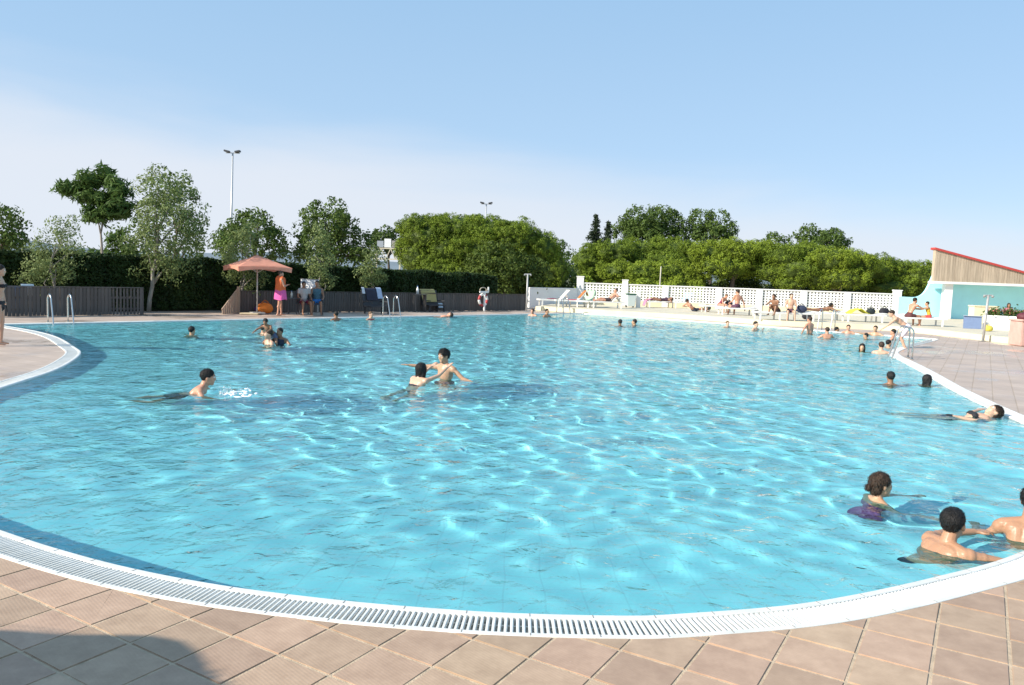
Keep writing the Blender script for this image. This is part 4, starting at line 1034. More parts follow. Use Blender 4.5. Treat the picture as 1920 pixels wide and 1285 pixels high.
# ------------------------------------------------------------------ steel pool ladders
M_steel = mat('stainless', (0.62, 0.61, 0.58), 0.22, metal=1.0, var=0.04)
def ladder(label, base, yaw, h=0.85, reach=0.55, w=0.52):
    "two bent hand rails and treads; +y is towards the water"
    t = thing('pool_ladder', label, 'ladder', base, yaw, 'steel pool ladders')
    for q in (-1, 1):
        pts = [(q * w / 2, 0, 0)] + [(q * w / 2, 0, h * f) for f in (.3, .62)]
        for i in range(9):
            a = PI - PI * .93 * i / 8; r = .15; pts.append((q * w / 2, r + r * math.cos(a), h - r + r * math.sin(a)))
        y0, z0 = pts[-1][1], pts[-1][2]
        pts += [(q * w / 2, y0 + (reach - y0) * f, z0 + (-.15 - z0) * f) for f in (.35, .7, 1.0)] + [(q * w / 2, reach + .02, -.45), (q * w / 2, reach + .02, -.8)]
        MB().tube(pts, .021, 10).build('hand_rail', M_steel, t, smooth=True)
        MB().tube([(q * w / 2, 0, 0), (q * w / 2, 0, .012)], .045, 14).build('base_plate', M_steel, t)
    for z in (-.28, -.52, -.76): MB().box((0, reach + .02, z), (w - .03, .08, .03)).build('tread', M_steel, t, bevel=.006)
    return t
n_far = Vector((d_far.y, -d_far.x)); n_rt = Vector((-d_rt.y, d_rt.x)) * -1
def face(v): return math.atan2(-v.x, v.y)
def toward_water(p):
    k = min(range(NP_), key=lambda i: (POOL[i] - p).length_squared); return -POOLN[k]
def put_ladder(label, pa_, pb_, yaw=None, **kw):
    a, b = gp(*pa_), gp(*pb_); c = (a + b) / 2; n = toward_water(Vector((c.x, c.y)))
    k = min(POOL, key=lambda p: (p - Vector((c.x, c.y))).length_squared)
    q = k - n * (BAND + .10); return ladder(label, (q.x, q.y, 0), face(n) if yaw is None else yaw, **kw)
put_ladder('steel ladder in the left hand corner bay before the fence', (97, 606), (130, 606), h=.80, reach=.50)
put_ladder('steel ladder on the far rim in front of the draped dark chair', (716, 593), (730, 592), h=.80, reach=.50)
put_ladder('small steel ladder in the far corner below the row of loungers', (1040, 587), (1062, 587), h=.75, reach=.5)
put_ladder('steel ladder on the rim below the cream step with bathers round it', (1545, 619), (1566, 620), h=.85, reach=.5)
put_ladder('steel ladder on the pointed deck corner beside the stooping boy', (1705, 671), (1718, 673), h=.82, reach=.5)

# ------------------------------------------------------------------ posts
M_grey = mat('grey_post', (.42, .41, .39), .5, metal=.3, var=.08)
def shower(label, px, py, h, lean=0.0):
    p = gp(px, py); t = thing('shower_post', label, 'shower', p, 0, 'poolside showers')
    MB().tube([(0, 0, 0), (lean, 0, h)], .042, 12).build('pole', M_grey, t, smooth=True)
    MB().box((0, 0, .01), (.3, .3, .02)).build('base_plate', M_grey, t)
    MB().tube([(lean - .16, 0, h), (lean + .16, 0, h + .01)], .028, 10).build('cross_arm', M_grey, t)
    for q in (-1, 1):
        MB().tube([(lean + q * .15, 0, h - .005), (lean + q * .15, -.03, h - .05)], [.03, .05], 10).build('shower_head', M_grey, t)
    MB().tube([(0, -.04, 1.0), (0, -.10, 1.0)], .03, 8).build('valve', M_grey, t)
    return t
shower('slim grey shower post in the far corner beside the low white wall', 987, 585, 1.86, .0)
shower('slim grey shower post standing on the deck before the planter', 1843, 640, 1.66, .05)
pp = gp(1218, 572, TZ); pole = thing('thin_pole', 'thin pale pole rising behind the perforated wall', 'pole', (pp.x + .3, W0.y + 1.2, 0))
MB().tube([(0, 0, 0), (.04, 0, 2.65)], .035, 8).build('pole_shaft', mat('pale_pole', (.6, .55, .45), .6), pole); MB().box((0, 0, .03), (.2, .2, .06)).build('base_plate', M_grey, pole)
wp_ = gp(1196, 577, TZ); sp = thing('short_post', 'short square white post beside the lidded bin', 'post', wp_)
MB().box((0, 0, .45), (.24, .24, .90)).build('post_body', M_wall, sp, bevel=.01); MB().box((0, 0, .92), (.28, .28, .05)).build('post_cap', M_wall, sp, bevel=.01)
bp_ = gp(1182, 577, TZ); bn = thing('waste_bin', 'pale wheeled bin with a dark green lid by the short white post', 'bin', bp_, .1)
mb = MB(); mb.v = [(-.2, -.2, .08), (.2, -.2, .08), (.2, .2, .08), (-.2, .2, .08), (-.25, -.26, .72), (.25, -.26, .72), (.25, .24, .72), (-.25, .24, .72)]; mb.f = [(3, 2, 1, 0), (4, 5, 6, 7), (0, 1, 5, 4), (1, 2, 6, 5), (2, 3, 7, 6), (3, 0, 4, 7)]
mb.build('bin_body', mat('bin_pale', (.55, .62, .60), .5), bn, bevel=.02); MB().box((0, -.01, .76), (.56, .56, .07)).build('lid', mat('bin_green', (.03, .12, .07), .45), bn, bevel=.025)
for q in (-1, 1): MB().tube([(q * .17, .2, .08), (q * .23, .2, .08)], .08, 12).build('wheel', mat('rubber', (.02, .02, .02), .7), bn)

# ------------------------------------------------------------------ sun loungers
M_pl = mat('lounger_white', (.78, .77, .73), .4, var=.05)
def make_lounger(back=.9):
    "length along +x (foot end at 0), width along y; back rest raised by `back` radians"
    t = thing('sun_lounger', '', 'sun lounger', (0, 0, 0), 0, 'white sun loungers on the terrace')
    Lg, W, Hh = 1.22, .62, .33
    mb = MB()
    for q in (-1, 1): mb.bar((0, q * W / 2, Hh), (1.92, q * W / 2, Hh), .045, .075)
    mb.bar((.02, -W / 2, Hh), (.02, W / 2, Hh), .045, .075); mb.bar((1.9, -W / 2, Hh), (1.9, W / 2, Hh), .045, .075)
    mb.build('frame', M_pl, t, bevel=.008)
    for x in (.16, 1.72):
        for q in (-1, 1): MB().bar((x, q * (W / 2 - .01), 0), (x, q * W / 2, Hh), .05, .06).build('leg', M_pl, t)
    for i in range(9):
        x = .09 + i * .138; MB().box((x, 0, Hh + .012), (.108, W - .07, .018)).build('slat', M_pl, t)
    br_ = MB(); ca, sa = math.cos(back), math.sin(back); Lb = .72
    for q in (-1, 1): br_.bar((Lg, q * (W / 2 - .06), Hh + .01), (Lg + Lb * ca, q * (W / 2 - .06), Hh + .01 + Lb * sa), .035, .03)
    br_.bar((Lg + Lb * ca, -W / 2 + .04, Hh + .01 + Lb * sa), (Lg + Lb * ca, W / 2 - .04, Hh + .01 + Lb * sa), .036, .031); br_.bar((Lg, -W / 2 + .04, Hh + .01), (Lg, W / 2 - .04, Hh + .01), .036, .031)
    bo = br_.build('backrest_frame', M_pl, t)
    for i in range(6):
        d = .06 + i * .122; MB().box((Lg + d * ca, 0, Hh + .02 + d * sa), (.095, W - .09, .018), M=Matrix.Rotation(-back, 3, 'Y')).build('backrest_slat', M_pl, bo)
    if back > .15: MB().bar((Lg + .45 * ca, 0, Hh + .45 * sa), (Lg + .5, 0, Hh), .4, .02).build('prop', M_pl, t)
    return t
proto_up, proto_flat = make_lounger(.85), make_lounger(.12)
used_proto = {}
def lounger(px, py, yaw, label, flat=False, z=TZ):
    "px, py: where the middle of its base stands"
    p = gp(px, py, z); pr = proto_flat if flat else proto_up
    d = Vector((math.cos(yaw), math.sin(yaw), 0)) * .95; loc = p - d
    if id(pr) not in used_proto:
        used_proto[id(pr)] = 1; pr.location = loc; pr.rotation_euler = (0, 0, yaw); pr['label'] = label; return pr
    return clone(pr, label, loc, yaw)
def local(l, x, y, z):
    a = l.rotation_euler.z; return Vector(l.location) + V(math.cos(a) * x - math.sin(a) * y, math.sin(a) * x + math.cos(a) * y, z)
def towel(name, label, loc, rz, size, c, sag=.25, cat='towel', over=None):
    "cloth draped over what lies under it: over = list of (x, z) profile points"
    n, m_ = 18, 9; w, pr = size, over; mb = MB(); P = [Vector(q) for q in pr]; path = resample(P, 0.05, False); n = len(path)
    sd = random.random() * 50
    for i, p in enumerate(path):
        for j in range(m_):
            y = (j / (m_ - 1) - .5) * w; wob = .012 * mnoise.noise(V(p.x * 5 + sd, y * 5, p.y * 4))
            dip = sag * .06 * max(0, abs(y) / w - .42) * 8
            mb.v.append((p.x + wob, y * (1 + .03 * mnoise.noise(V(sd, i * .3, 0))), p.y + .012 + abs(wob) - dip))
    for i in range(n - 1):
        for j in range(m_ - 1): mb.f.append((i * m_ + j, i * m_ + j + 1, (i + 1) * m_ + j + 1, (i + 1) * m_ + j))
    o = mb.build(name, cloth_mat(c), None, smooth=True); o.location = loc; o.rotation_euler = (0, 0, rz); sdm = o.modifiers.new('thick', 'SOLIDIFY'); sdm.thickness = .012
    return tag(o, label, cat)
def bag(label, loc, c, s=1.0, rz=0.0, c2=None):
    t = thing('beach_bag', label, 'bag', loc, rz)
    mb = MB(); mb.ell((0, 0, .15 * s), (.23 * s, .14 * s, .16 * s), None, 18, 12)
    for i, v in enumerate(mb.v): p = V(*v); mb.v[i] = tuple(p + V(0, 0, max(0, .02 - p.z)) + p.normalized() * .02 * s * mnoise.noise(p * 9 + V(*loc)))
    mb.build('bag_body', cloth_mat(c), t, smooth=True)
    for q in (-1, 1): MB().tube([(x * .12 * s, q * .06 * s, (.26 + .12 * math.sin(PI * (x + 1) / 2)) * s) for x in (-1, -.5, 0, .5, 1)], .012 * s, 6).build('strap', cloth_mat(c2 or tuple(v * .6 for v in c)), t)
    return t
SIT_L = dict(SIT)
def on(l, x, y=0, z=.36): return local(l, x, y, z)
OV_UP = [(.15, .36), (1.20, .36), (1.62, .84), (1.68, .86)]; OV_SEAT = [(-.05, .15), (0.0, .37), (.95, .36)]; OV_BACK = [(1.1, .36), (1.22, .37), (1.66, .88), (1.72, .88), (1.78, .62)]
yl = -.55     # the row faces the pool
lA = lounger(1040, 574, .25, 'white lounger nearest the low white wall, back raised')
towel('towel', 'dark red striped towel bunched on the lounger by the low wall', lA.location, .25, .55, (.22, .03, .06), over=[(.55, .36), (.9, .40), (1.1, .37)])
lB = lounger(1072, 575.5, .15, 'white lounger spread with a red towel')
towel('towel', 'red towel over the raised back of a white lounger', lB.location, .15, .5, (.55, .03, .06), over=[(.75, .36), (1.1, .37), (1.2, .38)])
towel('towel', 'orange brown towel hung on a lounger back next to the red one', on(lB, 0, 0, 0), .15, .5, (.45, .16, .04), over=[(1.3, .48), (1.68, .90), (1.80, .60)])
lC = lounger(1100, 576, 1.2, 'white lounger turned end on with a pale green towel')
towel('towel', 'pale green towel hanging over a lounger turned end on', lC.location, 1.2, .55, (.45, .62, .42), over=OV_BACK)
lD = lounger(1136, 578, .2, 'white lounger carrying a tanned sunbather near the bin')
person('tanned sunbather stretched on a lounger near the lidded bin', on(lD, 1.1), .2 - PI / 2 + PI, dict(LIE, torso=(-.75, 0, 0), head=(0, -.2, 0)), 1.0, 'ruddy', 'brown', 'short', [('trunks', (.05, .03, .03))], 40)
lE = lounger(1240, 577, .1, 'white lounger with a sunbather and pink towel, before the wall', flat=True)
person('sunbather lying flat on a lounger past the short white post', on(lE, .9), .1 + PI / 2, dict(LIE, torso=(-1.5, 0, 0), head=(0, -1.4, 0)), .98, 'brown', 'brown', 'bun', [('onepiece', (.05, .02, .04))], 38)
towel('towel', 'pink towel hung over the foot of a sunbather lounger', lE.location, .1, .6, (.50, .20, .32), over=[(-.12, .06), (-.03, .38), (.28, .50), (.42, .40)])
ch0 = gp(1277, 575, TZ); lF = lounger(1280, 576, .9, 'white lounger with a blue and white towel on its back')
towel('towel', 'blue towel on the back of a lounger turned away', lF.location, .9, .5, (.22, .38, .55), over=OV_BACK)
pgd = gp(1300, 584, TZ)
person('sunbather lying on the bare terrace propped on an elbow', pgd, -1.35, dict(LIE, pel=(0, 0, .11), torso=(-.9, .2, 0), head=(.2, -.3, 0)), 1.0, 'ruddy', 'brown', 'short', [('trunks', (.04, .05, .08))], 40)
bag('dark bag on the terrace by the feet of the propped sunbather', gp(1326, 582, TZ), (.05, .06, .05), .9)
lH = lounger(1346, 586, .1, 'white lounger where a reddened person sits doubled over', flat=True)
person('reddened person sitting doubled over next to a dark bag', on(lH, 1.05, .05), -2.4, dict(SIT, torso=(.7, 0, 0), head=(0, .5, 0)), .9, 'ruddy', 'light', 'short', [('onepiece', (.25, .05, .08))], 41)
bag('black bag on a lounger between two seated bathers', on(lH, 1.5, -.05), (.02, .02, .025), .9)
lI = lounger(1380, 591, .05, 'white lounger under the seated man with the bare back', flat=True)
person('man with bare tanned back sitting on a lounger, leaning on one arm', on(lI, .95, -.1), .35, dict(SIT, torso=(.12, .12, 0), head=(.3, .15, 0), arms=[((-.3, .3, -1), (.1, .9, -.3)), ((.45, -.25, -1), (.2, -.05, -1))]), 1.08, 'ruddy', 'brown', 'short', [('trunks', (.10, .04, .07))], 42)
towel('towel', 'grey striped towel hanging off the end of the seated man lounger', on(lI, 0, 0, 0), .05, .6, (.24, .22, .23), over=[(1.45, .36), (1.88, .37), (1.95, .30), (1.97, .03)])
lJ = lounger(1452, 600, .1, 'white lounger where a bather sits hugging the knees', flat=True)
person('bather sitting with knees drawn up on a lounger', on(lJ, 1.0, -.05), 2.3, dict(SIT, torso=(.5, 0, 0), legs=[((-.12, .8, .6), (0, .35, -1)), ((.12, .8, .6), (0, .35, -1))], arms=[((-.3, .7, -.6), (.35, .9, 0)), ((.3, .7, -.6), (-.35, .9, 0))], head=(0, .2, 0)), 1.02, 'brown', 'brown', 'short', [('trunks', (.05, .03, .03))], 42)
lK = lounger(1488, 601.5, .1, 'white lounger under a slim boy beside a dark blue bag', flat=True)
person('slim fair boy sitting upright beside a dark blue bag', on(lK, .75, -.05), 2.9, dict(SIT, torso=(.02, 0, 0), head=(.2, 0, 0)), 1.0, 'fair', 'brown', 'short', [('trunks', (.10, .04, .06))], 42)
bag('dark blue bag on the lounger beside the slim boy', on(lK, 1.25, -.05), (.03, .04, .08), 1.1)
bag('heap of black swim kit on the terrace below the lounger row', gp(1512, 599.5, TZ), (.015, .015, .015), 1.1, .4)
lL = lounger(1545, 600, .05, 'white lounger with a dark sunbather lying face down', flat=True)
person('dark tanned sunbather lying face down with head raised', on(lL, .75, 0, .33), -PI / 2 + .05, dict(pel=(0, 0, .14), torso=(1.35, 0, 0), head=(0, -.2, 0), foot=(0, -1, .2), legs=[((-.1, -1, 0), (0, -1, .05)), ((.1, -1, 0), (0, -1, .2))], arms=[((-.5, .7, -.4), (.6, .7, 0)), ((.5, .7, -.4), (-.6, .7, 0))]), .98, 'brown', 'black', 'bun', [('briefs', (.15, .03, .05))], 43)
lM = lounger(1617, 604, .0, 'white lounger draped with a bright yellow towel', flat=True)
towel('towel', 'bright yellow towel thrown over a white lounger', lM.location, 0, .66, (.72, .70, .05), over=[(.25, .36), (.45, .52), (.75, .60), (1.0, .42), (1.15, .38)])
bag('black bag beside the bright yellow towel', on(lM, 1.30, .0), (.02, .03, .03), .95)
lN = lounger(1660, 605, .0, 'white lounger holding only a low black bag', flat=True)
bag('low black bag alone on a lounger by the turquoise wing wall', on(lN, .85, 0), (.012, .012, .015), 1.05)
lO = lounger(1727, 611, -.05, 'white lounger shared by a bare man and a child', flat=True)
person('bare chested man on the shared lounger leaning towards the child', on(lO, .35, -.1), -1.25, dict(SIT, torso=(.45, 0, 0), head=(0, .1, 0), arms=[((-.2, .7, -.5), (.05, 1, .1)), ((.2, .75, -.35), (-.05, 1, .15))]), 1.08, 'ruddy', 'brown', 'short', [('trunks', (.10, .03, .03))], 45)
person('child in a yellow vest on the shared lounger', on(lO, 1.25, -.05), 1.2, dict(SIT, torso=(.25, 0, 0), arms=[((-.25, .8, -.3), (.1, 1, .15)), ((.25, .8, -.4), (0, 1, 0))]), .86, 'olive', 'brown', 'short', [('vest', (.62, .38, .04)), ('trunks', (.45, .06, .05))], 45)
pw_ = gp(1888, 606, TZ)
person('dark haired woman standing behind the planter flowers', (pw_.x, pw_.y, TZ), PI - .3, {'pel': (0, 0, .0 + .30), 'torso': (.1, 0, 0), 'legs': [((-.1, .9, -.3), (0, 0, -1)), ((.1, .9, -.3), (0, 0, -1))], 'arms': [((-.3, .3, -1), (.3, .9, 0)), ((.3, .3, -1), (-.3, .9, 0))]}, .98, 'brown', 'brown', 'long', [('shirt', (.55, .12, .28))], 45)

# sandals by the shower
def sandals(label, p, c):
    t = thing('sandals', label, 'shoes', p, random.uniform(-1, 1))
    for q in (-1, 1):
        o = MB().ell((q * .07, 0, .015), (.045, .125, .014)).build('sole', cloth_mat(c), t, smooth=True)
        MB().tube([(q * .07 - .04, .02, .015), (q * .07 - .02, .04, .05), (q * .07, .05, .058), (q * .07 + .02, .04, .05), (q * .07 + .04, .02, .015)], .009, 6).build('strap', cloth_mat(tuple(v * .7 for v in c)), t)
sandals('black sandals at the foot of the cream step near the shower', gp(1868, 636.5), (.02, .02, .02))
sandals('dark sandals left beside the shower post base', gp(1833, 635), (.06, .05, .04))
bag('yellow beach bag set down before the planter', gp(1853, 622, TZ), (.62, .52, .08), .8)

# ------------------------------------------------------------------ far left bank: parasol, seats, board
pr_ = gp(482, 589.5); par = thing('parasol', 'square coral red parasol on a thin grey pole', 'parasol', pr_, 0.62)
M_cor = mat('coral_canvas', (.80, .36, .25), .8, var=.08, vscale=5, bump=.1, transl=.35)
zt_ = 2.16; ze = 1.76; hw_ = .98
MB().tube([(0, 0, 0), (0, 0, zt_)], .026, 10).build('pole', M_grey, par, smooth=True)
MB().box((0, 0, .04), (.5, .5, .08)).build('base', mat('concrete', (.4, .39, .36), .9, var=.1), par, bevel=.02)
mb = MB(); N_ = 10; cs = [(-hw_, -hw_), (hw_, -hw_), (hw_, hw_), (-hw_, hw_)]
for k_ in range(4):
    a, b = Vector(cs[k_]), Vector(cs[(k_ + 1) % 4]); o0 = len(mb.v)
    for i in range(N_ + 1):
        r = i / N_
        for j in range(N_ + 1):
            p = (a + (b - a) * j / N_) * r; e = 4 * (j / N_) * (1 - j / N_)
            z = zt_ + .05 - (zt_ + .05 - ze) * r - e * .05 * r * math.sin(PI * r * .7) + .10 * e * (r ** 3) * .6; mb.v.append((p.x, p.y, z))
    for i in range(N_):
        for j in range(N_): mb.f.append((o0 + i * 11 + j, o0 + i * 11 + j + 1, o0 + (i + 1) * 11 + j + 1, o0 + (i + 1) * 11 + j))
can = mb.build('canopy', M_cor, par, smooth=False)
for k_ in range(4):
    a, b = Vector(cs[k_]), Vector(cs[(k_ + 1) % 4]); mv = MB(); M_ = 14
    for j in range(M_ + 1):
        p = a + (b - a) * j / M_; e = 4 * (j / M_) * (1 - j / M_); z = ze + .06 * e
        mv.v += [(p.x * 1.002, p.y * 1.002, z + .004), (p.x * .985, p.y * .985, z - .17 + .04 * e)]
    mv.f = [(2 * j, 2 * j + 1, 2 * j + 3, 2 * j + 2) for j in range(M_)]; mv.build('valance', M_cor, can, smooth=True)
    MB().tube([(0, 0, zt_), (a.x * .98, a.y * .98, ze - .02)], .012, 6).build('rib', M_grey, par)
    MB().tube([(0, 0, 1.55), (a.x * .5, a.y * .5, (zt_ + ze) / 2 - .02)], .010, 6).build('strut', M_grey, par)
MB().ell((0, 0, zt_ + .07), (.035, .035, .06)).build('finial', M_grey, par, smooth=True)
bag('orange beach bag on the deck under the parasol', gp(497, 588.5), (.65, .18, .02), 1.35, .3)
bag('purple bag tucked behind the orange bag', gp(488, 587), (.12, .05, .18), 1.0, .2)
mt = gp(478, 589.5); tag(MB().box((0, 0, .03), (.7, .42, .06)).build('folded_mat', cloth_mat((.5, .42, .28)), None, bevel=.02), 'folded straw coloured mat at the foot of the parasol', 'mat').location = mt + V(-.1, -.2, 0)
def chair(label, p, yaw, c=(.06, .06, .065)):
    t = thing('garden_chair', label, 'chair', p, yaw, 'garden chairs by the fence'); m = mat('chair_%d' % int(c[0] * 100), c, .5, var=.1)
    MB().box((0, 0, .42), (.5, .48, .04)).build('seat', m, t, bevel=.012)
    MB().box((0, -.25, .68), (.5, .04, .50), M=rot('X', .15)).build('backrest', m, t, bevel=.012)
    for x in (-.21, .21):
        for y in (-.2, .2): MB().tube([(x * 1.08, y * 1.1, 0), (x, y, .42)], .02, 8).build('leg', m, t)
        MB().box((x * 1.15, 0, .62), (.05, .46, .03)).build('armrest', m, t, bevel=.008)
    return t
c1 = gp(570, 590); c2_ = gp(594, 590)
chair('dark garden chair under the seated attendant in a light shirt', c1, -2.6); chair('dark garden chair under the attendant in blue', c2_, -2.9)
person('seated attendant in a light shirt beside the towelled girl', c1 + V(0, 0, .42), -2.6, dict(SIT, pel=(0, -.02, .09), torso=(-.08, 0, 0)), 1.0, 'brown', 'black', 'short', [('shirt', (.40, .36, .34)), ('trunks', (.20, .02, .05), .8)], 49)
person('seated attendant in blue in front of the white board', c2_ + V(0, 0, .42), -2.9, dict(SIT, pel=(0, -.02, .09), torso=(.02, 0, 0)), 1.05, 'brown', 'black', 'short', [('vest', (.05, .12, .16)), ('trunks', (.03, .16, .42), .9)], 49)
tb = gp(551, 589); ta = thing('side_table', 'small dark table with a bottle beside the light shirted attendant', 'table', tb, .2); mtb = mat('chair_6', (.06, .06, .065), .5)
MB().box((0, 0, .6), (.5, .45, .03)).build('table_top', mtb, ta, bevel=.008)
for x in (-.2, .2):
    for y in (-.18, .18): MB().tube([(x, y, 0), (x, y, .6)], .018, 8).build('leg', mtb, ta)
def bottle(label, p, c, h=.28):
    t = thing('bottle', label, 'bottle', p); m = mat('plastic_%d' % int(c[0] * 100), c, .25)
    MB().tube([(0, 0, 0), (0, 0, h * .62), (0, 0, h * .8), (0, 0, h * .9)], [h * .16, h * .16, h * .07, h * .06], 12).build('bottle_body', m, t, smooth=True)
    MB().tube([(0, 0, h * .9), (0, 0, h)], h * .075, 10).build('cap', mat('cap_blue', (.1, .2, .45), .4), t)
bottle('pale bottle on the small dark table', tb + V(-.08, -.05, .615), (.55, .62, .58))
wb = gp(577, 586.5); wbt = thing('white_board', 'blank white board on legs behind the seated attendants', 'board', wb + V(0, .25, 0), -.45)
MB().box((.0, 0, 1.02), (.90, .03, .62)).build('panel', mat('board_white', (.82, .82, .82), .4), wbt)
for x in (-.4, .4): MB().box((x, .03, .68), (.04, .04, 1.36)).build('leg', M_grey, wbt)
for z in (.70, 1.34): MB().box((0, -.004, z), (.94, .035, .03)).build('frame_rail', M_grey, wbt)
# dark reclining chairs with clothes
def recliner(label, p, yaw):
    t = thing('deck_chair', label, 'chair', p, yaw, 'dark deck chairs by the fence'); m = mat('deck_dark', (.03, .03, .034), .6, var=.15)
    MB().box((0, 0, .30), (1.0, .55, .05)).build('seat', m, t, bevel=.01)
    MB().box((0, .34, .62), (1.0, .05, .72), M=rot('X', -.25)).build('backrest', m, t, bevel=.01)
    for x in (-.44, .44):
        for y in (-.22, .22): MB().box((x, y, .15), (.06, .05, .30)).build('leg', m, t)
        MB().box((x, 0, .50), (.05, .55, .04)).build('armrest', m, t)
    return t
r1, r2 = gp(706, 588.5), gp(813, 584.5)
ra_ = face(n_far) + PI
recliner('dark deck chair hung with clothes behind the steel ladder', r1, ra_ ); recliner('dark deck chair with a mustard yellow towel', r2, ra_)
def drape(label, chair_p, x, w, h, c, depth=.02, top=1.02):
    mb = MB(); n_, m_ = 12, 8; sd = random.random() * 30
    for i in range(n_ + 1):
        t_ = i / n_
        for j in range(m_ + 1):
            xx = x + (j / m_ - .5) * w; y, z = (.47 - .30 * t_ * (h / .8) - .03, top - h * t_)
            if i < 2: y += .07 * (2 - i) / 2
            mb.v.append((xx + .01 * mnoise.noise(V(sd, i * .5, j)), y - .03 - .02 * mnoise.noise(V(xx * 6 + sd, z * 3, 0)), z + (.02 if i == 1 else 0)))
    for i in range(n_):
        for j in range(m_): k = i * (m_ + 1) + j; mb.f.append((k, k + 1, k + m_ + 2, k + m_ + 1))
    o = mb.build('draped_towel', cloth_mat(c), None, smooth=True); o.location = chair_p; o.rotation_euler = (0, 0, ra_); return tag(o, label, 'towel')
drape('mustard yellow towel over the back of a dark deck chair', r2, -.05, .86, .58, (.40, .32, .12))
drape('pale blue towel hanging from the arm of the mustard towelled chair', r2, .62, .34, .5, (.38, .46, .52), top=.66)
drape('pale blue shirt hung on the back of the clothes laden deck chair', r1, .38, .26, .46, (.42, .48, .62), top=1.08)
drape('dark navy garment hung over the clothes laden deck chair', r1, .0, .62, .5, (.02, .02, .035), top=1.05)
drape('small white cloth on the corner of the clothes laden chair', r1, -.42, .14, .26, (.55, .55, .58), top=1.08)
sh = gp(781, 585); ft = thing('fence_shelf', 'narrow dark shelf against the fence holding a white bottle', 'shelf', sh + V(.1, .2, 0), ra_); MB().box((0, 0, .78), (.7, .25, .03)).build('shelf_top', M_fence, ft)
for x in (-.3, .3): MB().box((x, 0, .385), (.05, .2, .77)).build('leg', M_fence, ft)
bottle('white bottle standing on the narrow shelf', sh + V(.0, .18, .80), (.72, .72, .70), .36)
# life ring on its stand
lr = gp(907, 584); lrt = thing('lifebuoy_stand', 'red and white lifebuoy hung on a white post by the fence', 'lifebuoy', lr + V(0, .1, 0), ra_ + PI)
M_rb, M_wb = mat('buoy_red', (.42, .04, .04), .5, var=.1), mat('buoy_white', (.75, .74, .70), .5)
for k_ in range(8):
    a0, a1 = 2 * PI * k_ / 8, 2 * PI * (k_ + 1) / 8; pts = [(.27 * math.cos(a0 + (a1 - a0) * i / 5), -.08, .55 + .27 * math.sin(a0 + (a1 - a0) * i / 5)) for i in range(6)]
    MB().tube(pts, .065, 10).build('ring_segment', M_rb if k_ % 2 == 0 else M_wb, lrt, smooth=True)
MB().box((0, .02, .45), (.07, .07, .90)).build('post', M_wb, lrt); MB().box((.02, .0, .93), (.62, .05, .09)).build('cross_bar', M_wb, lrt, bevel=.01)
MB().box((-.27, 0, 1.06), (.06, .05, .24)).build('hook', M_wb, lrt)
MB().tube([(.22 * math.cos(a) + .06, -.03, 1.02 + .13 * math.sin(a)) for a in [PI * 2 * i / 14 for i in range(15)]], .022, 6).build('rope_coil', mat('rope', (.5, .42, .32), .8), lrt)
# towel hung on the left fence
tl = gp(28, 592); dw = (gp(268, 590) - gp(-60, 594.5)).normalized()
mb = MB()
for i in range(13):
    for j in range(9): t_ = i / 12; mb.v.append(((j / 8 - .5) * .42 + .01 * mnoise.noise(V(i * .4, j * .6, 3)), -.05 - .02 * mnoise.noise(V(j * .8, i * .3, 9)), .93 - .84 * t_))
for i in range(12):
    for j in range(8): k_ = i * 9 + j; mb.f.append((k_, k_ + 1, k_ + 10, k_ + 9))
o = mb.build('hanging_towel', cloth_mat((.10, .22, .42)), None, smooth=True); o.location = tl; o.rotation_euler = (0, 0, math.atan2(dw.y, dw.x)); tag(o, 'blue towel hanging on the fence behind the standing woman', 'towel')
mb = MB()
for i in range(9):
    for j in range(9): t_ = i / 8; mb.v.append(((j / 8 - .5) * .36, -.075 - .02 * mnoise.noise(V(j * .8, i * .3, 2)) - .05 * math.sin(PI * min(1, t_ * 3)) * (t_ < .34), .99 - .36 * t_))
for i in range(8):
    for j in range(8): k_ = i * 9 + j; mb.f.append((k_, k_ + 1, k_ + 10, k_ + 9))
o = mb.build('hanging_towel', cloth_mat((.55, .60, .62)), None, smooth=True); o.location = tl + dw * .33; o.rotation_euler = (0, 0, math.atan2(dw.y, dw.x)); tag(o, 'white cloth folded over the fence top next to the blue towel', 'towel')
# ------------------------------------------------------------------ vegetation
def leaf_mat(name, c1, c2, transl=.3, rough=.55):
    m = bpy.data.materials.new(name); m.use_nodes = True; n, l = m.node_tree.nodes, m.node_tree.links
    b = n['Principled BSDF']; b.inputs['Roughness'].default_value = rough; b.inputs['Specular IOR Level'].default_value = .15
    tc = n.new('ShaderNodeTexCoord'); no = n.new('ShaderNodeTexNoise'); no.inputs['Scale'].default_value = 1.1; no.inputs['Detail'].default_value = 8; no.inputs['Roughness'].default_value = .75
    l.new(tc.outputs['Object'], no.inputs['Vector'])
    cr = n.new('ShaderNodeValToRGB'); cr.color_ramp.elements[0].position = .36; cr.color_ramp.elements[1].position = .64
    cr.color_ramp.elements[0].color = (*c1, 1); cr.color_ramp.elements[1].color = (*c2, 1); l.new(no.outputs['Fac'], cr.inputs['Fac'])
    l.new(cr.outputs['Color'], b.inputs['Base Color'])
    tr = n.new('ShaderNodeBsdfTranslucent'); l.new(cr.outputs['Color'], tr.inputs['Color']); mx = n.new('ShaderNodeMixShader'); mx.inputs['Fac'].default_value = transl
    l.new(b.outputs['BSDF'], mx.inputs[1]); l.new(tr.outputs['BSDF'], mx.inputs[2]); l.new(mx.outputs['Shader'], n['Material Output'].inputs['Surface'])
    return m
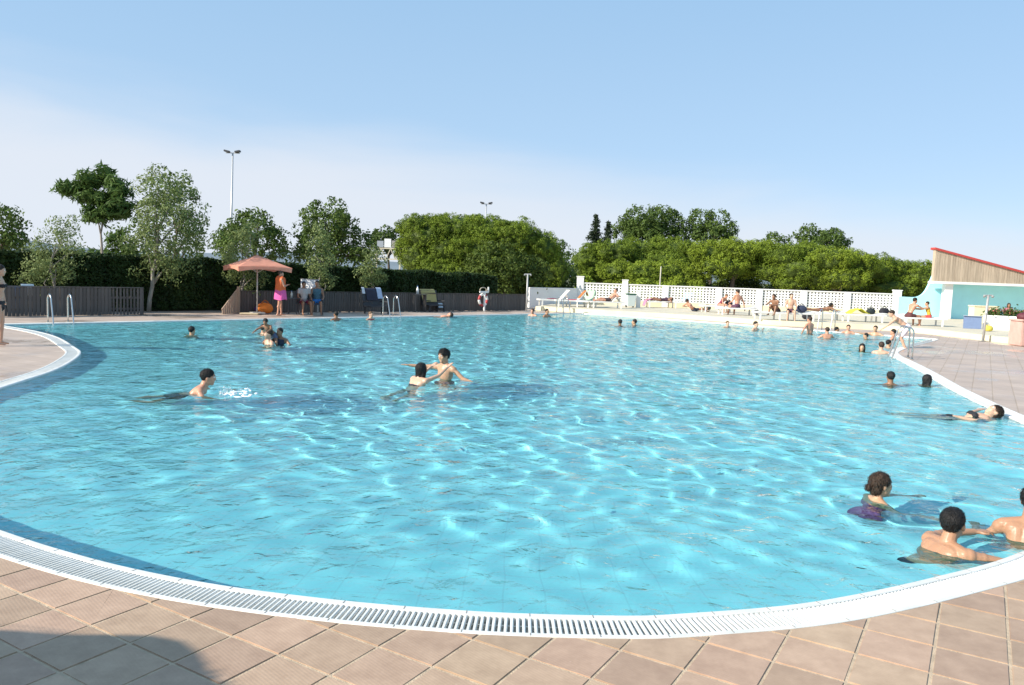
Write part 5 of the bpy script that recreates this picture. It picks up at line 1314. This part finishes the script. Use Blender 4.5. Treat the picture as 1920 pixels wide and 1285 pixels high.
LM = {'pine': leaf_mat('pine_needles', (.085, .13, .015), (.21, .285, .030), .12),
      'pine_lime': leaf_mat('pine_lime', (.115, .16, .016), (.265, .345, .034), .12),
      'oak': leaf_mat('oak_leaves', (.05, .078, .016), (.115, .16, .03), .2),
      'dark': leaf_mat('dark_leaves', (.06, .10, .024), (.135, .20, .045), .3),
      'green': leaf_mat('green_leaves', (.05, .085, .022), (.10, .15, .04), .3),
      'silver': leaf_mat('silver_leaves', (.12, .16, .05), (.25, .30, .115), .28),
      'fern': leaf_mat('feathery_leaves', (.06, .11, .025), (.11, .18, .045), .35),
      'spruce': leaf_mat('spruce_needles', (.03, .045, .025), (.06, .085, .045), .15),
      'hedge': leaf_mat('hedge_leaves', (.012, .024, .006), (.035, .06, .013), .12),
      'flower': leaf_mat('pink_petals', (.55, .10, .22), (.65, .35, .08), .3)}
M_bark = mat('bark', (.16, .12, .09), .9, color2=(.08, .06, .045), vscale=6, var=.2, stretch=(3, 3, .6), bump=.8, bscale=14)
M_bark_pale = mat('bark_pale', (.34, .31, .26), .85, color2=(.20, .18, .15), vscale=6, var=.15, stretch=(3, 3, .6), bump=.5, bscale=14)
def unit(a): return a / np.maximum(np.linalg.norm(a, axis=-1, keepdims=True), 1e-9)
def leaf_quads(P, N, ln, wd, rg, droop=0.0):
    n = len(P); T = unit(np.cross(N, rg.normal(size=(n, 3)))); B_ = unit(np.cross(N, T))
    s = rg.uniform(.65, 1.25, (n, 1)); A = T * ln * s; W = B_ * wd * s * .5
    if droop: A = A + np.array([0, 0, -droop * ln])
    V4 = np.stack([P - A * .5, P + W - A * .05, P + A * .5, P - W - A * .05], 1).reshape(-1, 3)
    return V4, np.arange(4 * n).reshape(n, 4)
def crown_mesh(name, lobes, clump, per, ln, wd, seed, dens=1.0, under=.35, updir=.25, gap=0.0, lo=.70, tidy=.55, shell=3.0):
    rg = np.random.default_rng(seed); PP, NN = [], []
    for c, r in lobes:
        c, r = np.array(c), np.array(r); ar = 4 * math.pi * (((r[0] * r[1]) ** 1.6 + (r[0] * r[2]) ** 1.6 + (r[1] * r[2]) ** 1.6) / 3) ** (1 / 1.6)
        nc = max(5, int(dens * ar / (clump * clump * 1.5))); d = unit(rg.normal(size=(nc, 3)))
        keep = (d[:, 2] > -.3) | (rg.random(nc) < under); d = d[keep]
        if gap: d = d[rg.random(len(d)) > gap]
        nc = len(d); cc = c + d * r * rg.uniform(lo, 1.06, (nc, 1)); cr = clump * rg.uniform(.7, 1.3, (nc, 1, 1))
        dd = unit(rg.normal(size=(nc, per, 3)) + d[:, None, :] * .75 + np.array([0, 0, updir]))
        p = cc[:, None, :] + dd * cr * rg.random((nc, per, 1)) ** (1 / shell)
        PP.append(p.reshape(-1, 3)); NN.append(unit(dd + rg.normal(size=dd.shape) * tidy).reshape(-1, 3))
    P, N = np.concatenate(PP), np.concatenate(NN); Vq, Qq = leaf_quads(P, N, ln, wd, rg); return np_mesh(name, Vq, Qq)
LEAVES = 0
def tree(name, label, base, lobes_px, Y, kind, clump=.45, per=26, ln=.17, wd=.08, trunk=.14, bark=None, cat='tree', dens=1.0, under=.35, dy=.8, group=None, limbs=True, gap=0.0, lo=.70, trunk_px=None, updir=.25, tidy=.55, shell=3.0, core=0.0, sub=0):
    global LEAVES
    b = Vector((base[0], base[1], -.03)); t = thing(name, label, cat, b, 0, group); ppm = F_PX / Y; sd = int(abs(base[0] * 131 + base[1] * 17)) + len(label)
    rr = random.Random(sd); lobes = []
    for (cx, cy, rx, ry) in lobes_px:
        p = at(cx, cy, Y); lobes.append(((p.x - b.x, p.y - b.y + rr.uniform(-.35, .35) * rx / ppm, p.z - b.z), (rx / ppm, dy * rx / ppm, ry / ppm)))
    main = list(lobes)
    for (c, r) in main if sub else []:                       # smaller domes crowding each bough
        for q in range(sub):
            a = rr.uniform(0, 2 * math.pi); e_ = rr.uniform(-.15, 1.0); d = (math.cos(a) * math.sqrt(max(0, 1 - e_ * e_)), math.sin(a) * math.sqrt(max(0, 1 - e_ * e_)), e_); f = rr.uniform(.26, .42); m_ = (r[0] * r[1] * r[2]) ** (1 / 3)
            lobes.append((tuple(c[i] + d[i] * r[i] * .84 for i in range(3)), (m_ * f, m_ * f, m_ * f * .8)))
    if sub: lobes = [(c, tuple(q * .90 for q in r)) for c, r in main] + lobes[len(main):]
    me = crown_mesh('crown', lobes, clump, per, ln, wd, sd, dens, under, updir, gap, lo, tidy, shell); LEAVES += len(me.polygons); link('crown', me, LM[kind], t)
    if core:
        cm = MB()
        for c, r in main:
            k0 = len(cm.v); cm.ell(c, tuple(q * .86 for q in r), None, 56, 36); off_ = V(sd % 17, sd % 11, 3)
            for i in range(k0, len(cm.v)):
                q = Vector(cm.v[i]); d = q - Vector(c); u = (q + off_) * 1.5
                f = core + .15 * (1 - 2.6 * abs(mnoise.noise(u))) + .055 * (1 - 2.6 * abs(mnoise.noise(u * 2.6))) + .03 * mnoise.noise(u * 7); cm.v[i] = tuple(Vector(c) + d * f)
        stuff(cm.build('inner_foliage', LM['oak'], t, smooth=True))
    zc = min(l[0][2] - l[1][2] * .4 for l in lobes); cxm = sum(l[0][0] for l in lobes) / len(lobes)
    topz = max(l[0][2] for l in lobes); tm = MB(); k = 7; H_ = max(zc + .3, topz * .75)
    pts = [(cxm * (i / k) ** 1.3 + rr.uniform(-.04, .04) * i * .4, rr.uniform(-.04, .04) * i, H_ * i / k) for i in range(k + 1)]
    tm.tube(pts, [trunk * (1 - .72 * i / k) for i in range(k + 1)], 9); to = tm.build('trunk', bark or M_bark, t, smooth=True)
    if limbs:
        for c, r in main:
            j = min(k - 1, max(1, int(k * min(.9, max(.25, (c[2] - r[2]) / max(H_, .1)))))); s0 = Vector(pts[j]); e = Vector(c)
            mid = (s0 + e) / 2 + V(rr.uniform(-.2, .2), rr.uniform(-.2, .2), rr.uniform(.0, .3)); lb = MB(); lb.tube([s0, mid, e], [trunk * .5, trunk * .32, trunk * .1], 7); lb.build('limb', bark or M_bark, to, smooth=True)
    return t
def bpx(px, Y): p = at(px, 520, Y); return (p.x, Y)
# the dark tree and shrubs of the left side
tree('broadleaf_tree', 'dark round tree beyond the hedge behind the standing woman', bpx(2, 45), [(0, 432, 36, 38), (18, 455, 28, 28), (-30, 440, 40, 45), (5, 472, 40, 22)], 45, 'dark', .5, 30, .22, .13, .25)
p_ = at(97, 589, 25.5); tree('silver_poplar', 'small feathery silver leaved tree behind the left fence', (p_.x, p_.y), [(106, 455, 30, 30), (98, 490, 44, 32), (94, 520, 46, 26), (120, 428, 20, 22), (138, 478, 14, 26), (75, 505, 22, 20)], 25.5, 'silver', .30, 38, .105, .042, .05, M_bark_pale, gap=.04, lo=.45)
tree('tree_of_heaven', 'slender tree with tiers of feathery leaves on a bare pale trunk', bpx(193, 33), [(178, 338, 30, 7), (142, 357, 30, 7), (226, 362, 26, 8), (196, 323, 16, 6), (180, 372, 40, 8), (210, 398, 42, 8), (236, 386, 22, 8), (182, 408, 26, 7), (160, 345, 20, 6), (212, 344, 22, 6)], 33, 'fern', .26, 13, .42, .085, .085, M_bark_pale, under=.8, lo=.2, updir=.3, dens=1.1, dy=1.0, tidy=.4)
p_ = at(279, 588, 28.4); tree('silver_poplar', 'tall grey green poplar with silvery lower boughs by the hedge opening', (p_.x, p_.y), [(300, 352, 34, 34), (330, 372, 30, 36), (318, 410, 48, 36), (352, 410, 26, 34), (280, 400, 28, 40), (300, 452, 52, 34), (338, 455, 34, 38), (272, 470, 34, 30), (290, 505, 48, 30), (325, 505, 32, 28)], 28.4, 'silver', .34, 40, .115, .055, .085, M_bark_pale, gap=.04, lo=.45)
tree('broadleaf_tree', 'darker tree growing behind the tall grey green poplar', bpx(335, 36), [(345, 395, 34, 42), (315, 362, 40, 36), (255, 450, 34, 30), (365, 440, 18, 34), (350, 470, 26, 26)], 36, 'dark', .40, 30, .17, .09, .12, gap=.1)
tree('leafy_sapling', 'low feathery saplings crowding below the slender tree', bpx(205, 35), [(180, 478, 20, 14), (215, 462, 28, 18), (240, 478, 24, 22), (205, 490, 36, 14)], 35, 'fern', .3, 16, .30, .08, .05, lo=.3, limbs=True)
tree('broadleaf_tree', 'round green tree behind the floodlight mast and parasol', bpx(475, 50), [(472, 438, 46, 34), (440, 455, 32, 30), (505, 462, 30, 30), (484, 415, 22, 18), (455, 470, 46, 26), (525, 480, 14, 18)], 50, 'dark', .48, 32, .22, .12, .2)
p_ = at(452, 585, 30.3); tree('silver_poplar', 'slim silvery poplar rising behind the parasol', (p_.x, p_.y), [(452, 455, 24, 32), (470, 440, 18, 26), (445, 490, 28, 26), (455, 520, 32, 22), (478, 520, 24, 20)], 30.3, 'silver', .30, 38, .115, .05, .06, M_bark_pale, gap=.04, lo=.4)
tree('broadleaf_tree', 'tall dark green tree between the parasol and the truss', bpx(612, 52), [(612, 412, 38, 34), (625, 440, 44, 38), (582, 445, 26, 42), (600, 470, 40, 34), (655, 462, 34, 30), (678, 470, 26, 28), (640, 490, 48, 24), (575, 490, 26, 20)], 52, 'dark', .5, 32, .23, .13, .22)
p_ = at(601, 584, 33.0); tree('silver_poplar', 'narrow silvery tree behind the white board', (p_.x, p_.y), [(598, 455, 17, 30), (604, 485, 20, 26), (600, 512, 24, 20), (590, 478, 14, 26), (607, 530, 18, 14)], 33.0, 'silver', .28, 38, .12, .055, .055, M_bark_pale, gap=.04, lo=.4)
p_ = at(700, 583, 34.8); tree('silver_poplar', 'small drooping silvery tree behind the clothes laden chair', (p_.x, p_.y), [(702, 488, 17, 22), (697, 512, 24, 22), (712, 520, 16, 18), (692, 530, 18, 12)], 34.8, 'silver', .28, 38, .13, .055, .05, M_bark_pale, gap=.04, lo=.35)
tree('broadleaf_tree', 'distant yellow green tree top beyond the truss', bpx(730, 80), [(728, 445, 24, 13), (745, 452, 24, 16), (712, 456, 16, 12), (735, 465, 30, 16)], 80, 'green', .6, 26, .35, .2, .2)
# pines
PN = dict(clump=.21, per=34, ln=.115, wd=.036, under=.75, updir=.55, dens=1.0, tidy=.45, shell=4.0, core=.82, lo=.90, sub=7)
G_p = 'stone pines beyond the pool'
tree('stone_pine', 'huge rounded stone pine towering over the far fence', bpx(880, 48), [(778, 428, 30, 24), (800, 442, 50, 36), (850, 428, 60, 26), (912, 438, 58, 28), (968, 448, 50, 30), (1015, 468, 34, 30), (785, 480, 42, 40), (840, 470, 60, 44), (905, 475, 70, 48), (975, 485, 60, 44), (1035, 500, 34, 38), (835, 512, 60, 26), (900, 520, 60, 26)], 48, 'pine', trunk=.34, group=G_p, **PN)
tree('holm_oak', 'dark holm oak hanging over the fence in front of the huge pine', bpx(940, 45.6), [(935, 500, 52, 38), (905, 525, 40, 26), (968, 515, 40, 34), (930, 540, 50, 18), (1000, 520, 28, 34)], 45.6, 'oak', .38, 36, .17, .09, .2, under=.9)
tree('holm_oak', 'shadowy dark oak at the right foot of the huge pine', bpx(1048, 50.5), [(1045, 490, 24, 36), (1030, 520, 30, 34), (1055, 525, 20, 34), (1000, 535, 36, 24), (1070, 540, 14, 20)], 50.5, 'dark', .42, 34, .19, .10, .2, under=.9)
PN2 = dict(PN, clump=.26, ln=.145, wd=.046, per=30)
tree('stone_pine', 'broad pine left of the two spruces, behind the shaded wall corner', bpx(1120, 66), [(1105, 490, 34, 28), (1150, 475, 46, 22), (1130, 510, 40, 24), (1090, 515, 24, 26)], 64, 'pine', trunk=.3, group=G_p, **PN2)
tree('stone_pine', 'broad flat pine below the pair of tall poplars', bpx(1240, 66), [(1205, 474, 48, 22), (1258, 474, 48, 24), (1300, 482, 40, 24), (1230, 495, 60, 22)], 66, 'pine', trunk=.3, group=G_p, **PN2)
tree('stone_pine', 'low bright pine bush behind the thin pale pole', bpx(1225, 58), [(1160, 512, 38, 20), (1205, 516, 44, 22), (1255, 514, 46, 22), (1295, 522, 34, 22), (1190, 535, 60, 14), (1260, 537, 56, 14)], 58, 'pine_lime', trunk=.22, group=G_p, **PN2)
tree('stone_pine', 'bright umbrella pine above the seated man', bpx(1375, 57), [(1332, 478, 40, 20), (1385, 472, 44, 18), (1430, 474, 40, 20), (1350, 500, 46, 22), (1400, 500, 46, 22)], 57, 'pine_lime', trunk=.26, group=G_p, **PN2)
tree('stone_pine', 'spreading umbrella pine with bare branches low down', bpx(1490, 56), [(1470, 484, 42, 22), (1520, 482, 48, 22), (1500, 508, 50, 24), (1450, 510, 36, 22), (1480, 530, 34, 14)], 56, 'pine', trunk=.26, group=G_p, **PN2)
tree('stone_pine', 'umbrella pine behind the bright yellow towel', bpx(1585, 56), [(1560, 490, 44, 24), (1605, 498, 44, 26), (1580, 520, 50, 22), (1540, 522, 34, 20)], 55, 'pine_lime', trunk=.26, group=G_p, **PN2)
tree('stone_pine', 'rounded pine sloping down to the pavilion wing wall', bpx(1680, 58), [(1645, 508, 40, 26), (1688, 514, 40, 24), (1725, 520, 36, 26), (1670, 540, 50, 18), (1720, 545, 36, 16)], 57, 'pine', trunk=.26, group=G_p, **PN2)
# far broadleaves and spruces
FB = dict(clump=.6, per=34, ln=.30, wd=.17, trunk=.35, under=.6)
tree('tall_poplar', 'broad crowned tree far behind, right of the two spruces', bpx(1215, 98), [(1205, 420, 40, 28), (1238, 418, 34, 26), (1178, 438, 28, 26), (1262, 436, 24, 26), (1220, 445, 56, 22)], 98, 'dark', **FB)
tree('tall_poplar', 'twin topped tree far behind the bright umbrella pine', bpx(1332, 98), [(1314, 420, 21, 26), (1350, 420, 22, 26), (1330, 442, 38, 18), (1365, 440, 16, 22), (1300, 445, 18, 18)], 98, 'dark', **FB)
tree('tall_poplar', 'distant rounded tree top above the spreading pines', bpx(1540, 92), [(1522, 446, 26, 18), (1558, 450, 28, 17), (1540, 460, 42, 14)], 92, 'dark', **FB)
tree('tall_poplar', 'tiny distant tree tip beside the rounded tree top', bpx(1456, 95), [(1452, 452, 14, 10), (1470, 456, 12, 9)], 95, 'dark', **FB)
def spruce(label, px, ytop, Y, w):
    top = at(px, ytop, Y); b = V(top.x, Y, 0); t = thing('spruce', label, 'tree', b, 0, 'far spruces'); rg = np.random.default_rng(int(px)); h = top.z; P, N = [], []
    for i in range(26):
        z = h * (.35 + .65 * i / 26); r = w * 1.5 * (1 - i / 26) ** .9 * rg.uniform(.6, 1.2) + .06
        nb_ = max(4, int(14 * (1 - i / 30)))
        for a in rg.uniform(0, 6.28, nb_):
            q = rg.random((26, 1)); d = np.array([math.cos(a), math.sin(a), -.22]); P.append(np.array([0, 0, z]) + d * q * r + rg.normal(size=(26, 3)) * .10); N.append(unit(rg.normal(size=(26, 3)) + [0, 0, .8]))
    Vq, Qq = leaf_quads(np.concatenate(P), np.concatenate(N), .34, .13, rg); link('crown', np_mesh('crown', Vq, Qq), LM['spruce'], t)
    MB().tube([(0, 0, 0), (0, 0, h)], [.2, .02], 8).build('trunk', M_bark, t)
spruce('taller pointed spruce standing by itself above the pines', 1118, 402, 92, 1.25); spruce('shorter pointed spruce close beside the taller one', 1141, 415, 92, 1.0)
print('leaves', LEAVES)
# clipped hedge behind the fence
ha_, hb_ = gp(-80, 595), gp(985, 582); hd = (hb_ - ha_); hl = hd.length; hn = V(-hd.y, hd.x, 0).normalized()
hb0 = ha_ + hn * 2.2
hedge = thing('clipped_hedge', 'long clipped dark green hedge rising behind the timber fence', 'hedge', hb0, math.atan2(hd.y, hd.x))
def hedge_h(x): return 2.02 - .0135 * x + .03 * math.sin(x * 1.7)
core = MB(); k_ = 60
for i in range(k_ + 1):
    x = hl * i / k_; h = hedge_h(x) - .12; core.v += [(x, .1, 0), (x, .1, h - .05), (x, .2, h), (x, 1.1, h), (x, 1.2, h - .05), (x, 1.2, 0)]
for i in range(k_):
    for j in range(5): a = i * 6 + j; core.f.append((a, a + 6, a + 7, a + 1))
core.build('stems', mat('hedge_core', (.02, .03, .01), .95), hedge)
rg = np.random.default_rng(5); n = 62000; x = rg.uniform(0, hl, n); hh = 2.02 - .0135 * x + .03 * np.sin(x * 1.7); w_ = rg.random(n); lump = .06 * np.sin(x * 2.3) + .05 * np.sin(x * 5.1 + 1) + .03 * np.sin(x * 11)
top_ = w_ < .42; z = np.where(top_, hh + rg.normal(0, .035, n) + lump * .5, rg.uniform(0.05, 1, n) * hh); y = np.where(top_, rg.uniform(.0, 1.25, n), .0 + lump + rg.normal(0, .05, n))
N = np.where(top_[:, None], np.array([0, -.25, 1.0]), np.array([0, -1.0, .25])) + rg.normal(size=(n, 3)) * .6
Vq, Qq = leaf_quads(np.stack([x, y, z], 1), unit(N), .15, .085, rg); link('foliage', np_mesh('foliage', Vq, Qq), LM['hedge'], hedge)
# undergrowth hiding the foot of the pines
for lab, x0, x1, Y0, h0, kd in [('ragged dark scrub filling the ground below the umbrella pines', 1250, 1760, 60, 3.0, 'oak'), ('dense bright scrub below the low pine bush', 1080, 1310, 55, 1.9, 'pine_lime'), ('shaded scrub under the dark oak', 860, 1100, 51, 1.7, 'oak')]:
    a, b = at(x0, 540, Y0), at(x1, 540, Y0); t = thing('scrub', lab, 'shrub', (a.x, Y0, 0)); n = 26000; rg = np.random.default_rng(int(x0)); xx = rg.uniform(0, b.x - a.x, n)
    top = h0 * (.75 + .18 * np.sin(xx * 1.3 + 1) + .12 * np.sin(xx * 3.1)); zz = rg.random(n) ** .6 * top; yy = rg.normal(0, .7, n)
    Vq, Qq = leaf_quads(np.stack([xx, yy, zz], 1), unit(rg.normal(size=(n, 3)) + [0, -.4, .5]), .26, .12, rg); link('foliage', np_mesh('foliage', Vq, Qq), LM[kd], t)
    for i in range(8): q = (i + .5) / 8 * (b.x - a.x); MB().tube([(q, 0, 0), (q + .2, .1, h0 * .8)], [.05, .02], 6).build('stem', M_bark, t)
# planter flowers
rg = np.random.default_rng(3)
for i in range(7):
    lx = .35 + i * .52; loc_ = Vector(planter.location) + Matrix.Rotation(pa, 3, 'Z') @ V(lx, .40, .53)
    t = thing('flowering_plant', ['leafy pink flowering plant in the white planter', 'flowering plant at the low block end of the white planter'][i == 0], 'plant', loc_, 0, 'flowering plants in the planter')
    n = 420; P = rg.normal(size=(n, 3)) * [.17, .15, .10] + [0, 0, .16]; Vq, Qq = leaf_quads(P, unit(rg.normal(size=(n, 3)) + [0, 0, .5]), .12, .06, rg); link('foliage', np_mesh('foliage', Vq, Qq), LM['fern'], t)
    n = 70; P = rg.normal(size=(n, 3)) * [.17, .14, .05] + [0, 0, .26]; Vq, Qq = leaf_quads(P, unit(rg.normal(size=(n, 3))), .07, .06, rg); link('blossom', np_mesh('blossom', Vq, Qq), LM['flower'], t)

# unseen thatched parasol, added beside the photographer to shade the near deck
pm = thing('unseen_parasol', 'unseen straw thatched parasol added to cast shade on the near tiles', 'parasol', (-5.35, .92, 0))
M_straw = mat('straw', (.30, .22, .11), .9, color2=(.18, .13, .07), vscale=20, var=.2, stretch=(1, 1, .3))
MB().tube([(0, 0, 0), (0, 0, 2.45)], .05, 10).build('pole', M_bark, pm, smooth=True)
MB().tube([(0, 0, 0), (0, 0, .12)], .35, 18).build('base', mat('concrete', (.4, .39, .36), .9, var=.1), pm)
mb = MB(); n = 40
for i in range(n): a = 2 * PI * i / n; r_ = 1.12 + .05 * math.sin(7 * a); mb.v.append((r_ * math.cos(a), r_ * math.sin(a), 2.12))
mb.v.append((0, 0, 2.62)); mb.f = [(i, (i + 1) % n, n) for i in range(n)]; mb.build('thatch', M_straw, pm)
fr_m = MB(); rf = random.Random(8)
for i in range(620):
    a = rf.uniform(0, 2 * PI); r0 = rf.uniform(.75, 1.08); r1 = r0 + rf.uniform(.12, .34); da = rf.gauss(0, .05); w = .012
    p0, p1 = V(r0 * math.cos(a), r0 * math.sin(a), 2.62 - .45 * r0 + .02), V(r1 * math.cos(a + da), r1 * math.sin(a + da), 2.62 - .55 * r1 - .02); sd_ = V(-math.sin(a), math.cos(a), 0) * w
    fr_m.add([p0 - sd_, p0 + sd_, p1 + sd_ * .4, p1 - sd_ * .4], [(0, 1, 2, 3)])
stuff(fr_m.build('straw_fringe', M_straw, pm))

# ------------------------------------------------------------------ masts, truss, hills
def mast(label, px, ytop, Y, lean=0.0):
    tp = at(px, ytop, Y); t = thing('floodlight_mast', label, 'lamp post', (tp.x - lean, Y, 0), 0, 'floodlight masts')
    MB().tube([(0, 0, 0), (lean, 0, tp.z)], [.11, .06], 10).build('pole', mat('mast_grey', (.55, .55, .55), .4, metal=.3), t, smooth=True)
    MB().bar((lean - .55, 0, tp.z - .05), (lean + .55, 0, tp.z - .05), .06).build('cross_arm', M_grey, t)
    for q, a in ((-1, .35), (1, -.35)):
        MB().box((lean + q * .42, -.1, tp.z + .06), (.42, .36, .14), M=rot('Y', a * .6)).build('floodlight', mat('lamp_dark', (.06, .06, .065), .4), t, bevel=.02)
    MB().box((0, 0, .1), (.5, .5, .2)).build('base_plate', M_grey, t)
mast('tall slim floodlight mast rising behind the parasol', 436.5, 286, 62, .2); mast('floodlight mast whose twin lamps clear the huge pine', 912, 382, 80, 0)
YT = 62.0
g0, g1 = at(706, 470, YT), at(750, 470, YT); tz0, tz1 = at(725, 486, YT).z, at(725, 466, YT).z
tr = thing('sign_gantry', 'pale steel truss carrying white panels beside the huge pine', 'gantry', (g0.x, YT, 0)); M_cr = mat('truss_cream', (.62, .56, .42), .6)
wq = g1.x - g0.x
for z in (tz0, tz1): MB().bar((-.2, 0, z), (wq + .6, 0, z), .09).build('chord', M_cr, tr)
nz = 5
for i in range(nz):
    xa, xb = wq * i / nz, wq * (i + 1) / nz; za, zb = (tz0, tz1) if i % 2 == 0 else (tz1, tz0); MB().bar((xa, 0, za), (xb, 0, zb), .06).build('brace', M_cr, tr)
for x in (0, wq): MB().bar((x, .06, 0), (x, .06, tz1), .12).build('leg', M_cr, tr)
for x0, x1, h, c in ((.05, .55, .5, (.35, .38, .42)), (.62, 1.15, .68, (.8, .8, .8)), (1.2, 1.75, .55, (.32, .30, .28))): MB().box(((x0 + x1) / 2, -.05, tz1 + .08 + h / 2), (x1 - x0, .05, h)).build('panel', mat('gantry_panel_%d' % int(c[0] * 100), c, .5), tr)
hm_ = MB(); n = 120; rr_ = random.Random(4)
for i in range(n + 1):
    x = -4200 + 6600 * i / n; h = 62 + 48 * mnoise.noise(V(x * .0011, 3.1, 0)) + 16 * mnoise.noise(V(x * .004, 1.7, 0)); h = max(6, h + max(0, -(x + 900)) * .012)
    hm_.v += [(x, 4300, -2), (x, 4700, max(4, h)), (x, 5400, -2)]
for i in range(n):
    for j in range(2): a = i * 3 + j; hm_.f.append((a, a + 3, a + 4, a + 1))
struct(hm_.build('hills', mat('hazy_woods', (.17, .21, .24), .95, var=.1, vscale=.004), smooth=True))  # distance haze is put into the bluish grey of the hills
